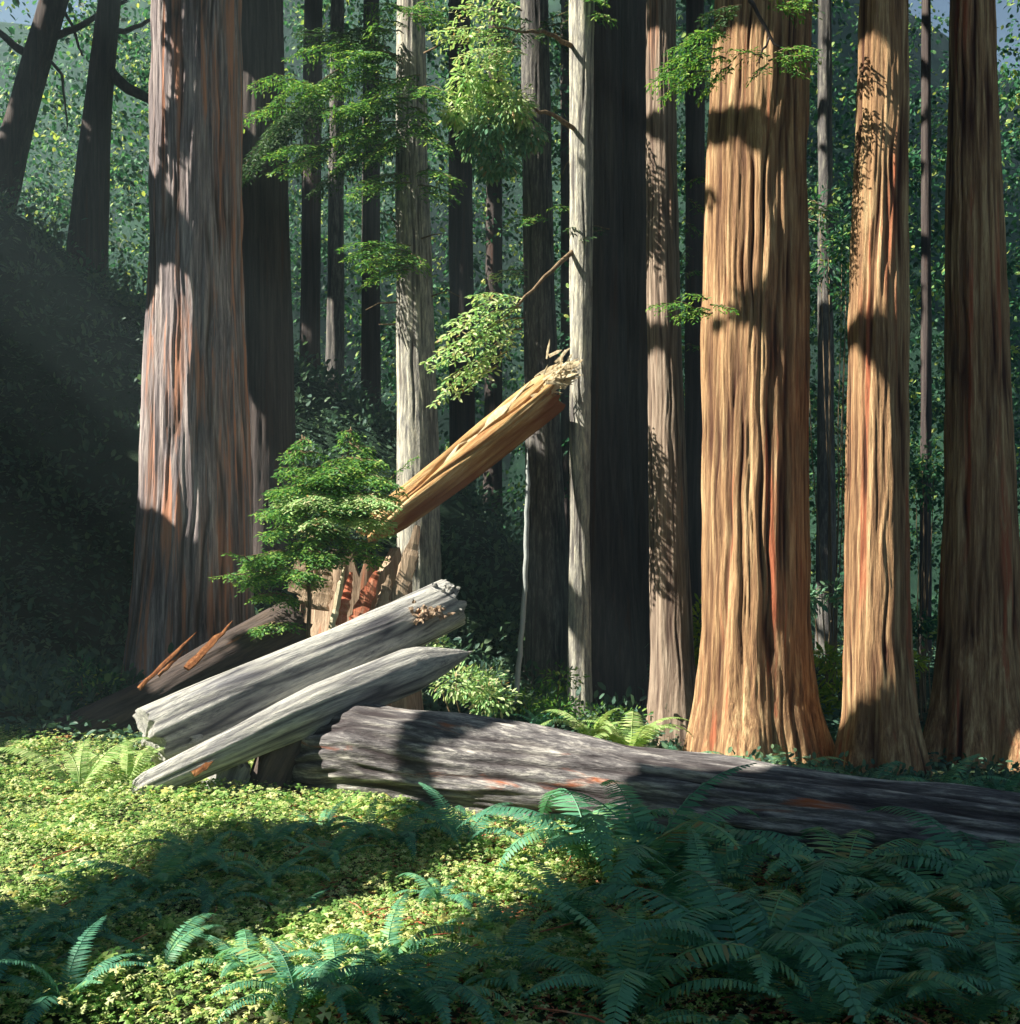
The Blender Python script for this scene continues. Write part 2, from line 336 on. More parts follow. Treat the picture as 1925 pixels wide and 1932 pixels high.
# ------------------------------------------------------------------ trunks
TR = {}
def trunk(key, name, st, Y, mat, label, cat='tree', nth=110, amp=0.03, freq=9.0, flare=0.5, group=None, topz=26.0, dense=1.0, zb=None):
    """st: list of (py, px centre, half width) in photograph units at distance Y"""
    st = sorted(st, key=lambda s: -s[0])
    zs = np.array([CZ - (s[0] - HY) / F * Y for s in st]); xs = np.array([(s[1] - CX) / F * Y for s in st]); rs = np.array([s[2] / F * Y for s in st])
    slope = (xs[-1] - xs[-2]) / (zs[-1] - zs[-2]); rsl = min(-0.004, (rs[-1] - rs[-2]) / (zs[-1] - zs[-2]))
    if topz > zs[-1]:
        zs = np.append(zs, topz); xs = np.append(xs, xs[-1] + slope * (topz - zs[-2])); rs = np.append(rs, max(0.4 * rs[-1], rs[-1] + rsl * (topz - zs[-2])))
    gz = float(terrain(xs[0], Y))
    base = gz if zb is None else zb
    zlo = min(zs[0], base) - 0.5
    zs = np.insert(zs, 0, zlo); xs = np.insert(xs, 0, xs[0]); rs = np.insert(rs, 0, rs[0] * 1.12)
    tr = dict(Y=Y, z=zs, x=xs, r=rs, key=key); TR[key] = tr
    fz = min(CZ + HY / F * Y + 0.6, topz)
    z = np.concatenate([np.linspace(zlo, fz, int(200 * dense)), np.linspace(fz, topz, 14)[1:]])
    # smooth interpolation of the stations
    def sm(a):
        v = np.interp(z, zs, a); k = np.ones(9) / 9; vp = np.pad(v, 4, mode='edge'); return np.convolve(vp, k, 'valid')
    xc, rr = sm(xs), sm(rs)
    th = np.linspace(0, 2 * math.pi, nth, endpoint=False)
    TH, Z = np.meshgrid(th, z); XC = xc[:, None]; R = rr[:, None]
    seed = abs(hash(key)) % 1 + sum(ord(c) * (i + 3) for i, c in enumerate(key)) % 997
    cx_, sy_ = np.cos(TH), np.sin(TH)
    # slow fluting and buttresses near the foot
    hb = np.clip((Z - base) / 2.2, 0, 1)
    lob = np.cos(TH * 7 + 1.3 * np.sin(Z * 0.6) + seed) * 0.5 + np.cos(TH * 4 + seed * 2) * 0.5
    Rr = R * (1 + flare * 0.20 * (1 - hb) ** 2 * lob + 0.02 * np.cos(TH * 3 + Z * 0.25 + seed))
    wx = 0.15 * (vnoise(cx_ * 1.6, sy_ * 1.6, Z * 0.5, seed + 5) - 0.5) + (0.055 / R) * (vnoise(cx_ * R * 5, sy_ * R * 5, Z * 1.5, seed + 6) - 0.5)
    ca, sa = np.cos(TH + wx), np.sin(TH + wx)
    q = R.mean() * freq
    n1 = vnoise(ca * q, sa * q, Z * freq * 0.035, seed + 11)
    n2 = vnoise(ca * q * 2.3, sa * q * 2.3, Z * freq * 0.11, seed + 17)
    n3 = vnoise(ca * q * 1.4, sa * q * 1.4, Z * freq * 0.02, seed + 19)
    h = 0.45 * np.abs(2 * n1 - 1) ** 0.7 + 0.30 * n2 + 0.25 * np.abs(2 * n3 - 1)
    h = np.clip(1.35 * h - 0.05, 0, 1)
    h = np.clip(h + 0.35 * (vnoise(ca * q * 4.2, sa * q * 4.2, Z * freq * 0.22, seed + 23) - 0.5), 0, 1)
    Rr = Rr + amp * (h - 0.5) * 2
    V = np.stack([XC + Rr * np.cos(TH), Y + Rr * np.sin(TH), Z], -1).reshape(-1, 3)
    root = empty(name, (xs[0], Y, base), label, cat, group)
    o_ = np.array([xs[0], Y, base])
    me = make_mesh('trunk', V - o_, [grid_faces(nth, len(z))], True, np.clip(h, 0, 1).ravel())
    me.materials.append(M[mat])
    ob = link('trunk', me, root, o_)
    tr['root'] = root
    return root

def on_trunk(key, px, py):
    tr = TR[key]; Y = tr['Y']
    for _ in range(3):
        p = P(px, py, Y)
        xc = np.interp(p[2], tr['z'], tr['x']); r = np.interp(p[2], tr['z'], tr['r'])
        d = p[0] - xc
        Y = tr['Y'] - math.sqrt(max(0.0, r * r - d * d))
    return P(px, py, Y)

G = 'tall redwood trunks of the grove'
trunk('T1', 'redwood_tree', [(0, 370, 80), (300, 370, 83), (560, 370, 86), (800, 372, 98), (950, 372, 103), (1150, 364, 112), (1320, 362, 128)], 19.4, 'greyred',
      'thick grey and orange redwood at the foot of the dark hillside, left of the logs', nth=300, amp=0.05, freq=8.0, dense=1.6, group=G)
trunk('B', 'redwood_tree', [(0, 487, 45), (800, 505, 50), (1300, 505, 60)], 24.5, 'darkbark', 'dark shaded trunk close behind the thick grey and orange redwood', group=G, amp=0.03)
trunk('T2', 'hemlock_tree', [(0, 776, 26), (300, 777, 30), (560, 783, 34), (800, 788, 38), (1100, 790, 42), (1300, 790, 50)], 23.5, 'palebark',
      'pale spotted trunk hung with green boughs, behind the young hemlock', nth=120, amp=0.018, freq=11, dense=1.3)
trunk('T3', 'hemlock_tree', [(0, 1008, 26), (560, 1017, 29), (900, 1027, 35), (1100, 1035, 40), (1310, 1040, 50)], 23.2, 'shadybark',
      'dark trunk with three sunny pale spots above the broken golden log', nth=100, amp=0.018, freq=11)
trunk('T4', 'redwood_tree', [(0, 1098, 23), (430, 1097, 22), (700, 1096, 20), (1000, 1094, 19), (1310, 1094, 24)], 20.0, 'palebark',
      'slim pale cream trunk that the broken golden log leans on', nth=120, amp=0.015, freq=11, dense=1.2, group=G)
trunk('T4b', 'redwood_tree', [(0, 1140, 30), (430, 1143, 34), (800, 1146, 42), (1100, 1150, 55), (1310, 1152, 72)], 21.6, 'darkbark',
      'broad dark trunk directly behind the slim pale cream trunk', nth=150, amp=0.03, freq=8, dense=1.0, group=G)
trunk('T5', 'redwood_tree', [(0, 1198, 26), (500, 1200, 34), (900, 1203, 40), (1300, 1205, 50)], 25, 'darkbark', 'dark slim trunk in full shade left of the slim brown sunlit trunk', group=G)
trunk('T6', 'redwood_tree', [(0, 1247, 27), (300, 1248, 28), (700, 1255, 32), (1000, 1262, 36), (1250, 1270, 42), (1380, 1275, 55)], 19, 'brownbark',
      'slim brown sunlit trunk just left of the thickest golden brown redwood', nth=150, amp=0.024, freq=11, dense=1.5, group=G)
trunk('T7', 'redwood_tree', [(0, 1440, 86), (300, 1428, 92), (700, 1425, 98), (1000, 1424, 98), (1200, 1424, 101), (1320, 1424, 111), (1440, 1428, 136)], 17, 'redwood',
      'thickest redwood with golden brown furrowed bark and flared foot behind the log', nth=340, amp=0.055, freq=7.5, dense=1.9, flare=0.6, group=G)
trunk('T8', 'redwood_tree', [(0, 1668, 44), (250, 1664, 48), (600, 1656, 54), (900, 1654, 56), (1200, 1655, 60), (1350, 1662, 66), (1470, 1662, 88)], 15.8, 'redwood',
      'redwood with a golden left half and dark right half, second trunk from the right edge', nth=240, amp=0.04, freq=8.5, dense=1.6, flare=0.7, group=G)
trunk('T9', 'redwood_tree', [(0, 1835, 40), (500, 1842, 52), (900, 1850, 62), (1200, 1850, 76), (1350, 1850, 90), (1450, 1850, 112)], 17.9, 'redwood',
      'dim reddish brown redwood nearest the right edge, almost wholly in shade', nth=190, amp=0.04, freq=7.0, dense=1.4, flare=1.0, group=G)
GB = 'distant trunks behind the grove'
for key, st, Y, mat, lab in [
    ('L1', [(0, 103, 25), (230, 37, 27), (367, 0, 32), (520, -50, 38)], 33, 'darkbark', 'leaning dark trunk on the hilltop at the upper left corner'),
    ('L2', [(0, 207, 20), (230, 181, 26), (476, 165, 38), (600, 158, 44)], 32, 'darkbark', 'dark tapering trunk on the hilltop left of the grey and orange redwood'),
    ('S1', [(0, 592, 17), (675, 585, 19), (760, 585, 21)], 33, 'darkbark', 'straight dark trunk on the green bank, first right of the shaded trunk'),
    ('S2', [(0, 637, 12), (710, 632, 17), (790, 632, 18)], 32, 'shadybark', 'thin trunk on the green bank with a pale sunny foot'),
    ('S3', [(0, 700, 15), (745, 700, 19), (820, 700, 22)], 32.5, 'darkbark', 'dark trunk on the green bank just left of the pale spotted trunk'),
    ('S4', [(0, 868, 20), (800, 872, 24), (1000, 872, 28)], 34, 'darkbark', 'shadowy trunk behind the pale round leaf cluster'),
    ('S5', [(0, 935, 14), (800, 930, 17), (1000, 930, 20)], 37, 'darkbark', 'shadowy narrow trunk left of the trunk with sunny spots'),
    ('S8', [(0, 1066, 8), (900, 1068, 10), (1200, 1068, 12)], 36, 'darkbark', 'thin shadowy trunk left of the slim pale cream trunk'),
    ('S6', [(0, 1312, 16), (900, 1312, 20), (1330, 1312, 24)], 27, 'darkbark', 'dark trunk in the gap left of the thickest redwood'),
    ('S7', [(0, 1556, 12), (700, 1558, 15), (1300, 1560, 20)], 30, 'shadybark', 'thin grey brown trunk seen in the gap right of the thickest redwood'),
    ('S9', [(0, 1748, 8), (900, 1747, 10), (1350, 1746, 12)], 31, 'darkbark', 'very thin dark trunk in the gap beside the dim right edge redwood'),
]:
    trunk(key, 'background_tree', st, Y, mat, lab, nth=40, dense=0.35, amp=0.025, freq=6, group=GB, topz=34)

# branches on the two leaning trunks
def branch(key, pts, r0, r1, name='branch'):
    root = TR[key]['root']
    Pw = np.array([P(*p) for p in pts]); t = np.linspace(0, 1, 10); tt = np.linspace(0, 1, len(Pw))
    C = np.stack([np.interp(t, tt, Pw[:, i]) for i in range(3)], -1); C[1:-1] += rng.normal(0, 0.015, (8, 3))
    b = MB(); b.add(*tube(C, np.linspace(r0, r1, 10), 6)); return b.build(name, M['darkbark'], root, True, Pw[0])
branch('L1', [(60, 105, 33), (30, 88, 33), (0, 62, 33), (-40, 40, 33)], 0.14, 0.08)
branch('L1', [(95, 70, 33), (140, 55, 33), (185, 28, 33), (240, 0, 33)], 0.11, 0.05)
branch('L1', [(112, 5, 33), (135, 45, 33), (150, 90, 33), (157, 105, 33)], 0.06, 0.03)
branch('L1', [(95, 115, 33), (117, 140, 33), (122, 190, 33), (127, 240, 33)], 0.06, 0.02)
branch('L2', [(205, 130, 32), (240, 165, 32), (290, 192, 32), (330, 205, 32)], 0.19, 0.10)
branch('L2', [(210, 62, 32), (250, 55, 32), (300, 30, 32)], 0.09, 0.04)
branch('T7', [(1415, 0, 15.9), (1440, 40, 15.8), (1462, 85, 15.8), (1478, 95, 15.7)], 0.035, 0.012)
branch('T7', [(1452, 70, 15.8), (1435, 110, 15.8), (1428, 125, 15.8)], 0.02, 0.008)
for key, pts in [('T2', [(750, 425, 23.2), (735, 405, 23), (715, 400, 22.8)]), ('T2', [(795, 450, 23.2), (820, 442, 23), (838, 441, 23)]),
                 ('T2', [(750, 570, 23.2), (715, 572, 23), (690, 585, 22.8)]), ('T2', [(745, 612, 23.2), (715, 612, 23)]),
                 ('T2', [(755, 330, 23.2), (738, 345, 23)]), ('T2', [(800, 100, 23.2), (830, 85, 23), (850, 70, 22.8)]),
                 ('T3', [(1012, 170, 23.7), (1030, 160, 23.5), (1042, 155, 23.3)]), ('T4', [(1078, 245, 20.6), (1062, 235, 20.4), (1052, 225, 20.3)]),
                 ('T4', [(1080, 300, 20.6), (1068, 310, 20.5), (1062, 328, 20.4)]), ('T2', [(812, 560, 23.4), (845, 548, 23), (868, 560, 23)]),
                 ('T3', [(990, 165, 23.7), (965, 150, 23.5)])]:
    C = np.array([P(*p) for p in pts]); b = MB(); b.add(*tube(C, np.linspace(0.022, 0.007, len(C)), 5)); b.build('dead_twig', M['twig'], TR[key]['root'], True, C[0])

# ------------------------------------------------------------------ logs
LOGS = {}
def log(key, name, path, mat, label, cat='log', nth=120, nt=160, amp=0.03, freq=7.0, jag=(0.1, 0.1), squash=1.0, profile=None, seed=1, attrf=None, tagit=True):
    """path: list of (world point, radius). Mesh local X runs along the log."""
    pts = np.array([p for p, r in path]); rad = np.array([r for p, r in path])
    ax = unit(pts[-1] - pts[0]); Lg = np.linalg.norm(pts[-1] - pts[0])
    side = unit(np.cross([0, 0, 1.0], ax)); up = np.cross(ax, side)
    s_in = np.array([np.dot(p - pts[0], ax) for p in pts]); off = np.array([p - pts[0] - ax * s for p, s in zip(pts, s_in)])
    s = np.linspace(0, Lg, nt)
    O = np.stack([np.interp(s, s_in, off[:, i]) for i in range(3)], -1); R = np.interp(s, s_in, rad)
    th = np.linspace(0, 2 * math.pi, nth, endpoint=False)
    TH, S = np.meshgrid(th, s); Rg = R[:, None] * np.ones_like(TH)
    q = rad.mean() * freq
    w = 0.5 * (vnoise(np.cos(TH) * 1.5, np.sin(TH) * 1.5, S * 0.9, seed) - 0.5)
    w = w * 0.5
    n1 = vnoise(np.cos(TH + w) * q, np.sin(TH + w) * q, S * freq * 0.05, seed + 3)
    n2 = vnoise(np.cos(TH + w) * q * 2.5, np.sin(TH + w) * q * 2.5, S * freq * 0.18, seed + 7)
    h = np.clip(0.75 * np.abs(2 * n1 - 1) ** 0.8 + 0.4 * n2, 0, 1)
    Rr = Rg * (1 + 0.05 * np.cos(2 * TH + S)) + amp * (h - 0.5) * 2
    if profile is not None: Rr = profile(Rr, TH, S / Lg)
    # ragged ends: move the end rings along the axis
    jn = fbm(np.cos(TH) * 3, np.sin(TH) * 3, 0, seed + 20, 3) - 0.5
    e0 = (1 - sstep(0, 0.25, S / Lg)); e1 = sstep(0.75, 1, S / Lg)
    Sx = S + jn * 2 * jag[0] * e0 + jn * 2 * jag[1] * e1
    V = (pts[0] + O[:, None] + Sx[..., None] * ax + Rr[..., None] * (np.cos(TH)[..., None] * side + np.sin(TH)[..., None] * up * squash))
    V = V.reshape(-1, 3)
    # caps: two inset rings and a centre, roughened
    Vs = [V]; fs = [grid_faces(nth, nt)]; n0 = len(V)
    hh = [h.ravel()]
    for end, ring, sg in ((0, V[:nth], -1), (1, V[-nth:], 1)):
        c = ring.mean(0); prev = np.arange(nth) if end == 0 else np.arange(nth) + (nt - 1) * nth
        for k, sc_ in enumerate((0.93, 0.75, 0.5, 0.25, 0.05)):
            rn = fbm(np.cos(th) * 4 * sc_, np.sin(th) * 4 * sc_, k * 0.9, seed + 31 + end, 3) - 0.5
            Vr = c + (ring - c) * sc_ + ax * sg * (rn[:, None] * 0.28 * R.mean() + 0.02 * k)
            idx = n0 + np.arange(nth); n0 += nth
            a, b_ = prev, np.roll(prev, -1); c_, d_ = np.roll(idx, -1), idx
            fs.append(np.stack([a, b_, c_, d_] if end == 1 else [a, d_, c_, b_], -1)); Vs.append(Vr); prev = idx; hh.append(np.full(nth, 0.7))
        fs.append(prev[None] if end == 1 else prev[None, ::-1])
    V = np.concatenate(Vs); h = np.concatenate(hh)
    if attrf is not None: h = attrf(h, V, pts[0], ax, side, up, Lg)
    B = np.stack([ax, side, up], 1)              # local -> world
    me = make_mesh(name, (V - pts[0]) @ B, fs, True, np.clip(h, 0, 1)); me.materials.append(M[mat])
    from mathutils import Matrix
    o = bpy.data.objects.new(name, me); COL.objects.link(o)
    o.matrix_world = Matrix([[B[0][0], B[0][1], B[0][2], pts[0][0]], [B[1][0], B[1][1], B[1][2], pts[0][1]], [B[2][0], B[2][1], B[2][2], pts[0][2]], [0, 0, 0, 1]])
    if tagit: tag(o, label, cat)
    LOGS[key] = (pts, rad)
    return o

def on_log(key, px, py, miss_Y=None):
    pts, rad = LOGS[key]
    Yv = np.arange(4, 40, 0.03); d = np.stack([(px - CX) / F * Yv, Yv, CZ - (py - HY) / F * Yv], -1)
    best = np.full(len(Yv), 1e9)
    for a, b, ra, rb in zip(pts[:-1], pts[1:], rad[:-1], rad[1:]):
        t = np.clip(((d - a) @ (b - a)) / np.dot(b - a, b - a), 0, 1)
        best = np.minimum(best, np.linalg.norm(d - (a + t[:, None] * (b - a)), axis=1) - (ra + (rb - ra) * t))
    hit = np.nonzero(best < 0)[0]
    return d[hit[0] if len(hit) else int(np.argmin(best))]

# big fallen log along the middle
def prof_big(R, TH, t):
    return R * np.interp(t, [0, 0.015, 0.04, 0.08, 1], [0.45, 0.74, 0.92, 1, 1])
bl = [(P(560, 1438, 13.5), 0.60), (P(700, 1428, 13.15), 0.65), (P(1190, 1500, 11.9), 0.53), (P(1925, 1602, 10.0), 0.47), (P(3300, 1790, 7.2), 0.42)]
log('BL', 'fallen_log', bl, 'biglog', 'huge furrowed fallen log lying across the ferns, two sunny patches on dark wood', nth=260, nt=460, amp=0.06, freq=7.5, jag=(0.35, 0.1), profile=prof_big, seed=5)
# upper grey log
g1 = [(P(285, 1392, 12.9), 0.385), (P(420, 1335, 13.2), 0.40), (P(640, 1240, 14.1), 0.36), (P(850, 1138, 15.2), 0.325)]
log('G1', 'grey_log', g1, 'greylog', 'thicker weathered grey log propped up, with a knotty broken white end', nth=170, nt=260, amp=0.014, freq=9, jag=(0.10, 0.14), seed=12)
def prof_pt(R, TH, t):
    k = np.interp(t, [0, 0.02, 0.1, 0.80, 0.9, 0.97, 1.0], [0.85, 1, 1, 1, 0.72, 0.38, 0.10])
    return R * k
g2 = [(P(262, 1492, 12.0), 0.16), (P(400, 1428, 12.35), 0.20), (P(600, 1335, 13.1), 0.27), (P(800, 1255, 13.9), 0.27), (P(884, 1232, 14.3), 0.20)]
log('G2', 'grey_log', g2, 'greylog', 'thinner grey log with a pointed tip lying below the thicker grey log', nth=130, nt=240, amp=0.012, freq=10, jag=(0.08, 0.0), profile=prof_pt, seed=23)
# dark rotten log behind
dl = [(P(60, 1440, 15.0), 0.42), (P(300, 1330, 16.0), 0.42), (P(560, 1180, 17.4), 0.42)]
log('DL', 'rotten_log', dl, 'darklog', 'dark rotten log with orange splits behind the grey logs', nth=120, nt=200, amp=0.03, freq=6, seed=33)
# broken golden log
def prof_gold(R, TH, t):
    k = np.interp(t, [0, 0.03, 0.12, 1], [0.55, 0.85, 1, 1])
    facet = 1 + 0.07 * np.cos(4 * TH + 0.6) + 0.03 * np.cos(7 * TH)
    split = -0.20 * np.exp(-((TH - 2.3 - 0.25 * np.sin(t * 9)) / 0.10) ** 2) * sstep(0.1, 0.3, t) - 0.14 * np.exp(-((TH - 2.9 + 0.2 * np.sin(t * 6)) / 0.07) ** 2)
    return R * (k * facet + split)
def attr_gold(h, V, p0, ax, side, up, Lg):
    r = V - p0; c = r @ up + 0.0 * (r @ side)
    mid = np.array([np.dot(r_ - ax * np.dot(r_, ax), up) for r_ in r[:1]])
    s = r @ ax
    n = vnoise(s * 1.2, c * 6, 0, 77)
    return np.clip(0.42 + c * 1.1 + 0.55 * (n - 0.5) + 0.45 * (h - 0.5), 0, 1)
nl = [(P(700, 1005, 18.15), 0.28), (P(850, 890, 18.8), 0.32), (P(1030, 745, 19.6), 0.34)]
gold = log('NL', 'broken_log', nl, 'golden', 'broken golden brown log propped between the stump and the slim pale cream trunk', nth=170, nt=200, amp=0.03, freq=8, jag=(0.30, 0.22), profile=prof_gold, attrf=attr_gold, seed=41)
def child_of(o, name, mb, mat, smooth=False):
    """part in world coordinates parented to an object with its own matrix"""
    c = mb.build(name, mat, None, smooth)
    c.parent = o; c.matrix_parent_inverse = o.matrix_world.inverted()
    return c
def shard(p0, p1, w, th, seed=0, n=7, nrm=(0, -1, 0), tipw=0.05, rag=1.0):
    """long split slab from p0 to p1, rough edges, real thickness"""
    r = np.random.default_rng(seed); t = np.linspace(0, 1, n)
    p0 = np.asarray(p0, float); p1 = np.asarray(p1, float)
    ax = unit(p1 - p0); sd = unit(np.cross(ax, nrm)); nn = np.cross(sd, ax)
    V = []
    for i, k in enumerate(t):
        ww = w * (1 + 0.25 * rag * r.normal()) * (1 if k < 0.6 else 1 - (1 - tipw) * (k - 0.6) / 0.4); tt = th * (1 - 0.6 * k)
        c = p0 + (p1 - p0) * k + sd * w * 0.12 * rag * r.normal() + nn * th * 0.4 * rag * r.normal()
        for a, b in ((-1, -0.7), (-0.4, -1), (0.4, -1.1), (1, -0.6), (1, 0.6), (0, 1), (-1, 0.7)):
            V.append(c + sd * ww / 2 * a * (1 + 0.1 * r.normal()) + nn * tt / 2 * b)
    m = 7
    return np.array(V), [grid_faces(m, n), np.arange(m)[None, ::-1], (np.arange(m) + (n - 1) * m)[None]]
sb = MB()
r_ = np.random.default_rng(3)
for i in range(110):
    t = r_.random() ** 0.6
    a = P(1015 + 45 * t + r_.normal(0, 7), 728 - 22 * t + r_.normal(0, 12), 19.5 + r_.normal(0, 0.12))
    d = unit(np.array([0.75, 0.1, 0.55]) + r_.normal(0, 0.38, 3))
    sb.add(*shard(a, a + d * (0.18 + 0.32 * r_.random()), 0.03 + 0.03 * r_.random(), 0.015, i, 4, (0, -1, 0.2)))
child_of(gold, 'splinters', sb, M['splinter'])
sb = MB()
for a, b, w in [((772, 940, 18.35), (1005, 722, 19.35), 0.16), ((800, 935, 18.3), (960, 790, 19.1), 0.11), ((745, 952, 18.3), (880, 832, 18.8), 0.13),
                ((930, 815, 18.95), (1050, 700, 19.5), 0.12), ((690, 1000, 18.1), (800, 915, 18.45), 0.10), ((675, 1002, 18.0), (760, 950, 18.2), 0.07)]:
    sb.add(*shard(P(*a), P(*b), w, 0.05, int(a[0]), 12, (0.2, -0.6, 0.8)))
child_of(gold, 'split_slabs', sb, M['splinter'])
# knot and frayed end on the upper grey log
g1o = [o for o in COL.objects if o.name == 'grey_log'][0]
kb = MB(); r_ = np.random.default_rng(9)
for i in range(60):
    a = P(836 + r_.normal(0, 11), 1137 + np.clip(r_.normal(0, 20), -30, 30), 14.95 + r_.normal(0, 0.05)); d = unit(np.array([0.6, -0.5, 0.1]) + r_.normal(0, 0.5, 3))
    kb.add(*shard(a, a + d * (0.06 + 0.10 * r_.random()), 0.05, 0.035, i + 50, 4))
child_of(g1o, 'frayed_end', kb, M['greylog'])
for cpx, cpy, Yk, rk in [(352, 1397, 12.72, 0.06)]:
    kb = MB(); th = np.linspace(0, 2 * math.pi, 18, endpoint=False); c = P(cpx, cpy, Yk); Vv = []
    for k, (s_, dp) in enumerate([(1.7, 0.03), (1.25, -0.01), (0.85, -0.02), (0.6, 0.02), (0.2, 0.05)]):
        rr_ = rk * s_ * (1 + 0.5 * (vnoise(np.cos(th) * 2, np.sin(th) * 2, k * 0.8, int(cpx)) - 0.5))
        Vv.append(c + np.stack([rr_ * 1.5 * np.cos(th) + 0.4 * rr_ * np.sin(th), np.full(18, dp), rr_ * np.sin(th) * 0.8], -1))
    kb.add(np.concatenate(Vv), [grid_faces(18, 5), (np.arange(18) + 72)[None]])
    child_of(g1o, 'knot', kb, M['greylog'], True)
kb = MB()
for i in range(46):
    a = P(800 + r_.normal(0, 18), 1160 + r_.normal(0, 9), 14.48 + r_.normal(0, 0.05)); d = unit(np.array([0.7, -0.35, -0.2]) + r_.normal(0, 0.35, 3))
    kb.add(*shard(a, a + d * (0.05 + 0.09 * r_.random()), 0.045, 0.03, i + 150, 4))
child_of(g1o, 'torn_wood', kb, M['stumpwood'])
# orange splits on the dark log
dlo = [o for o in COL.objects if o.name == 'rotten_log'][0]
for a, b, w in [((262, 1300, 15.3), (372, 1192, 15.95), 0.07), ((352, 1262, 15.5), (440, 1172, 16.2), 0.13), ((100, 1398, 14.5), (138, 1388, 14.6), 0.10), ((300, 1275, 15.45), (350, 1225, 15.8), 0.05)]:
    sb = MB(); sb.add(*shard(P(*a), P(*b), w * 0.8, 0.05, int(a[0]), 9, (0.1, -0.8, 0.6), rag=0.45))
    child_of(dlo, 'orange_split', sb, M['rust'])

# ------------------------------------------------------------------ the broken stump
sp = P(680, 1180, 18.4); sg = float(terrain(sp[0], sp[1]))
st_ = empty('stump', (sp[0], sp[1], sg), 'shattered red and brown stump under the young hemlock', 'stump')
sp0 = np.array([sp[0], sp[1], sg])
zt = P(0, 1085, 18.4)[2]
b = MB(); nthS = 90; zz = np.linspace(sg - 0.3, zt, 40); th = np.linspace(0, 2 * math.pi, nthS, endpoint=False); TH, ZZ = np.meshgrid(th, zz)
hS = np.abs(2 * vnoise(np.cos(TH) * 5, np.sin(TH) * 5, ZZ * 0.7, 3) - 1)
Rs = 0.92 * (1.25 - 0.25 * (ZZ - sg) / (zt - sg)) + 0.10 * (hS - 0.5)
zj = ZZ + sstep(0.6, 1, (ZZ - sg) / (zt - sg)) * (vnoise(np.cos(TH) * 6, np.sin(TH) * 6, 0, 8) - 0.4) * 0.9
Vo = np.stack([sp[0] - 0.1 + Rs * np.cos(TH), sp[1] + 0.3 + Rs * np.sin(TH), zj], -1).reshape(-1, 3)
b.add(Vo, [grid_faces(nthS, 40)], hS.ravel())
Vi = np.stack([sp[0] - 0.1 + (Rs - 0.18) * np.cos(TH), sp[1] + 0.3 + (Rs - 0.18) * np.sin(TH), zj - 0.01], -1).reshape(-1, 3)
b.add(Vi, [grid_faces(nthS, 40)[:, ::-1]], 0.4)
k0 = 39 * nthS; j = np.arange(nthS)
rimV = np.concatenate([Vo[k0:], Vi[k0:]]); b.add(rimV, [np.stack([j, (j + 1) % nthS, (j + 1) % nthS + nthS, j + nthS], -1)], 0.6)
b.build('shell', M['stumpwood'], st_, True, sp0)
for i, (a, c_, w, mt, nm) in enumerate([((745, 1160, 17.5), (788, 992, 17.6), 0.26, 'stumpwood', 'leaning_slab'), ((715, 1165, 17.4), (735, 1085, 17.5), 0.17, 'stumpwood', 'slab'),
        ((668, 1185, 17.3), (712, 1078, 17.4), 0.22, 'redwoodheart', 'slab'), ((640, 1180, 17.3), (664, 1080, 17.4), 0.16, 'redwoodheart', 'slab'),
        ((625, 1190, 17.25), (650, 1070, 17.3), 0.10, 'splinter', 'slab'), ((560, 1120, 17.4), (590, 1010, 17.5), 0.30, 'stumpwood', 'slab'),
        ((600, 1150, 17.35), (615, 1062, 17.5), 0.33, 'stumpwood', 'slab'), ((575, 1140, 17.35), (582, 1068, 17.5), 0.22, 'stumpwood', 'slab')]):
    s1 = MB(); s1.add(*shard(P(*a), P(*c_), w, 0.10, 60 + i, 16, rag=0.3, tipw=0.3)); s1.build(nm, M[mt], st_, False, P(*a))

# thin dead sapling pole and root lumps
b = MB(); C = np.array([P(995, 846, 18.6), P(996, 930, 18.6), P(993, 1060, 18.6), P(986, 1180, 18.6), P(972, 1330, 18.6)])
t = np.linspace(0, 1, 26); C2 = np.stack([np.interp(t, np.linspace(0, 1, 5), C[:, i]) for i in range(3)], -1); C2[1:-1] += rng.normal(0, 0.006, (24, 3))
b.add(*tube(C2, 0.004 + 0.034 * np.minimum(1, t * 5) + 0.008 * t, 8)); pole = b.build('dead_sapling', M['pole'], None, True, C[-1])
tag(pole, 'thin bare grey dead sapling standing upright before the shaded trunks', 'dead sapling')
rl = [(P(500, 1500, 12.9), 0.24), (P(520, 1440, 13.0), 0.26), (P(560, 1392, 13.1), 0.20)]
log('RL', 'root_stub', rl, 'darklog', 'dark upright root lump between the thin grey log and the huge fallen log', cat='root', nth=50, nt=40, amp=0.03, seed=51)
rl = [(P(405, 1520, 12.75), 0.26), (P(440, 1440, 12.8), 0.25)]
log('RK', 'log_stub', rl, 'greylog', 'short pale grey log stub tucked under the thin grey log', cat='log', nth=50, nt=40, amp=0.02, seed=53)
# pale slab lying along the thin grey log's lower end
g2o = [o for o in COL.objects if o.name.startswith('grey_log')][1]
sb = MB(); sb.add(*shard(P(365, 1462, 12.05), P(402, 1436, 12.1), 0.07, 0.03, 5, 8, (0.1, -0.9, 0.3), rag=0.4)); child_of(g2o, 'orange_patch', sb, M['rust'])

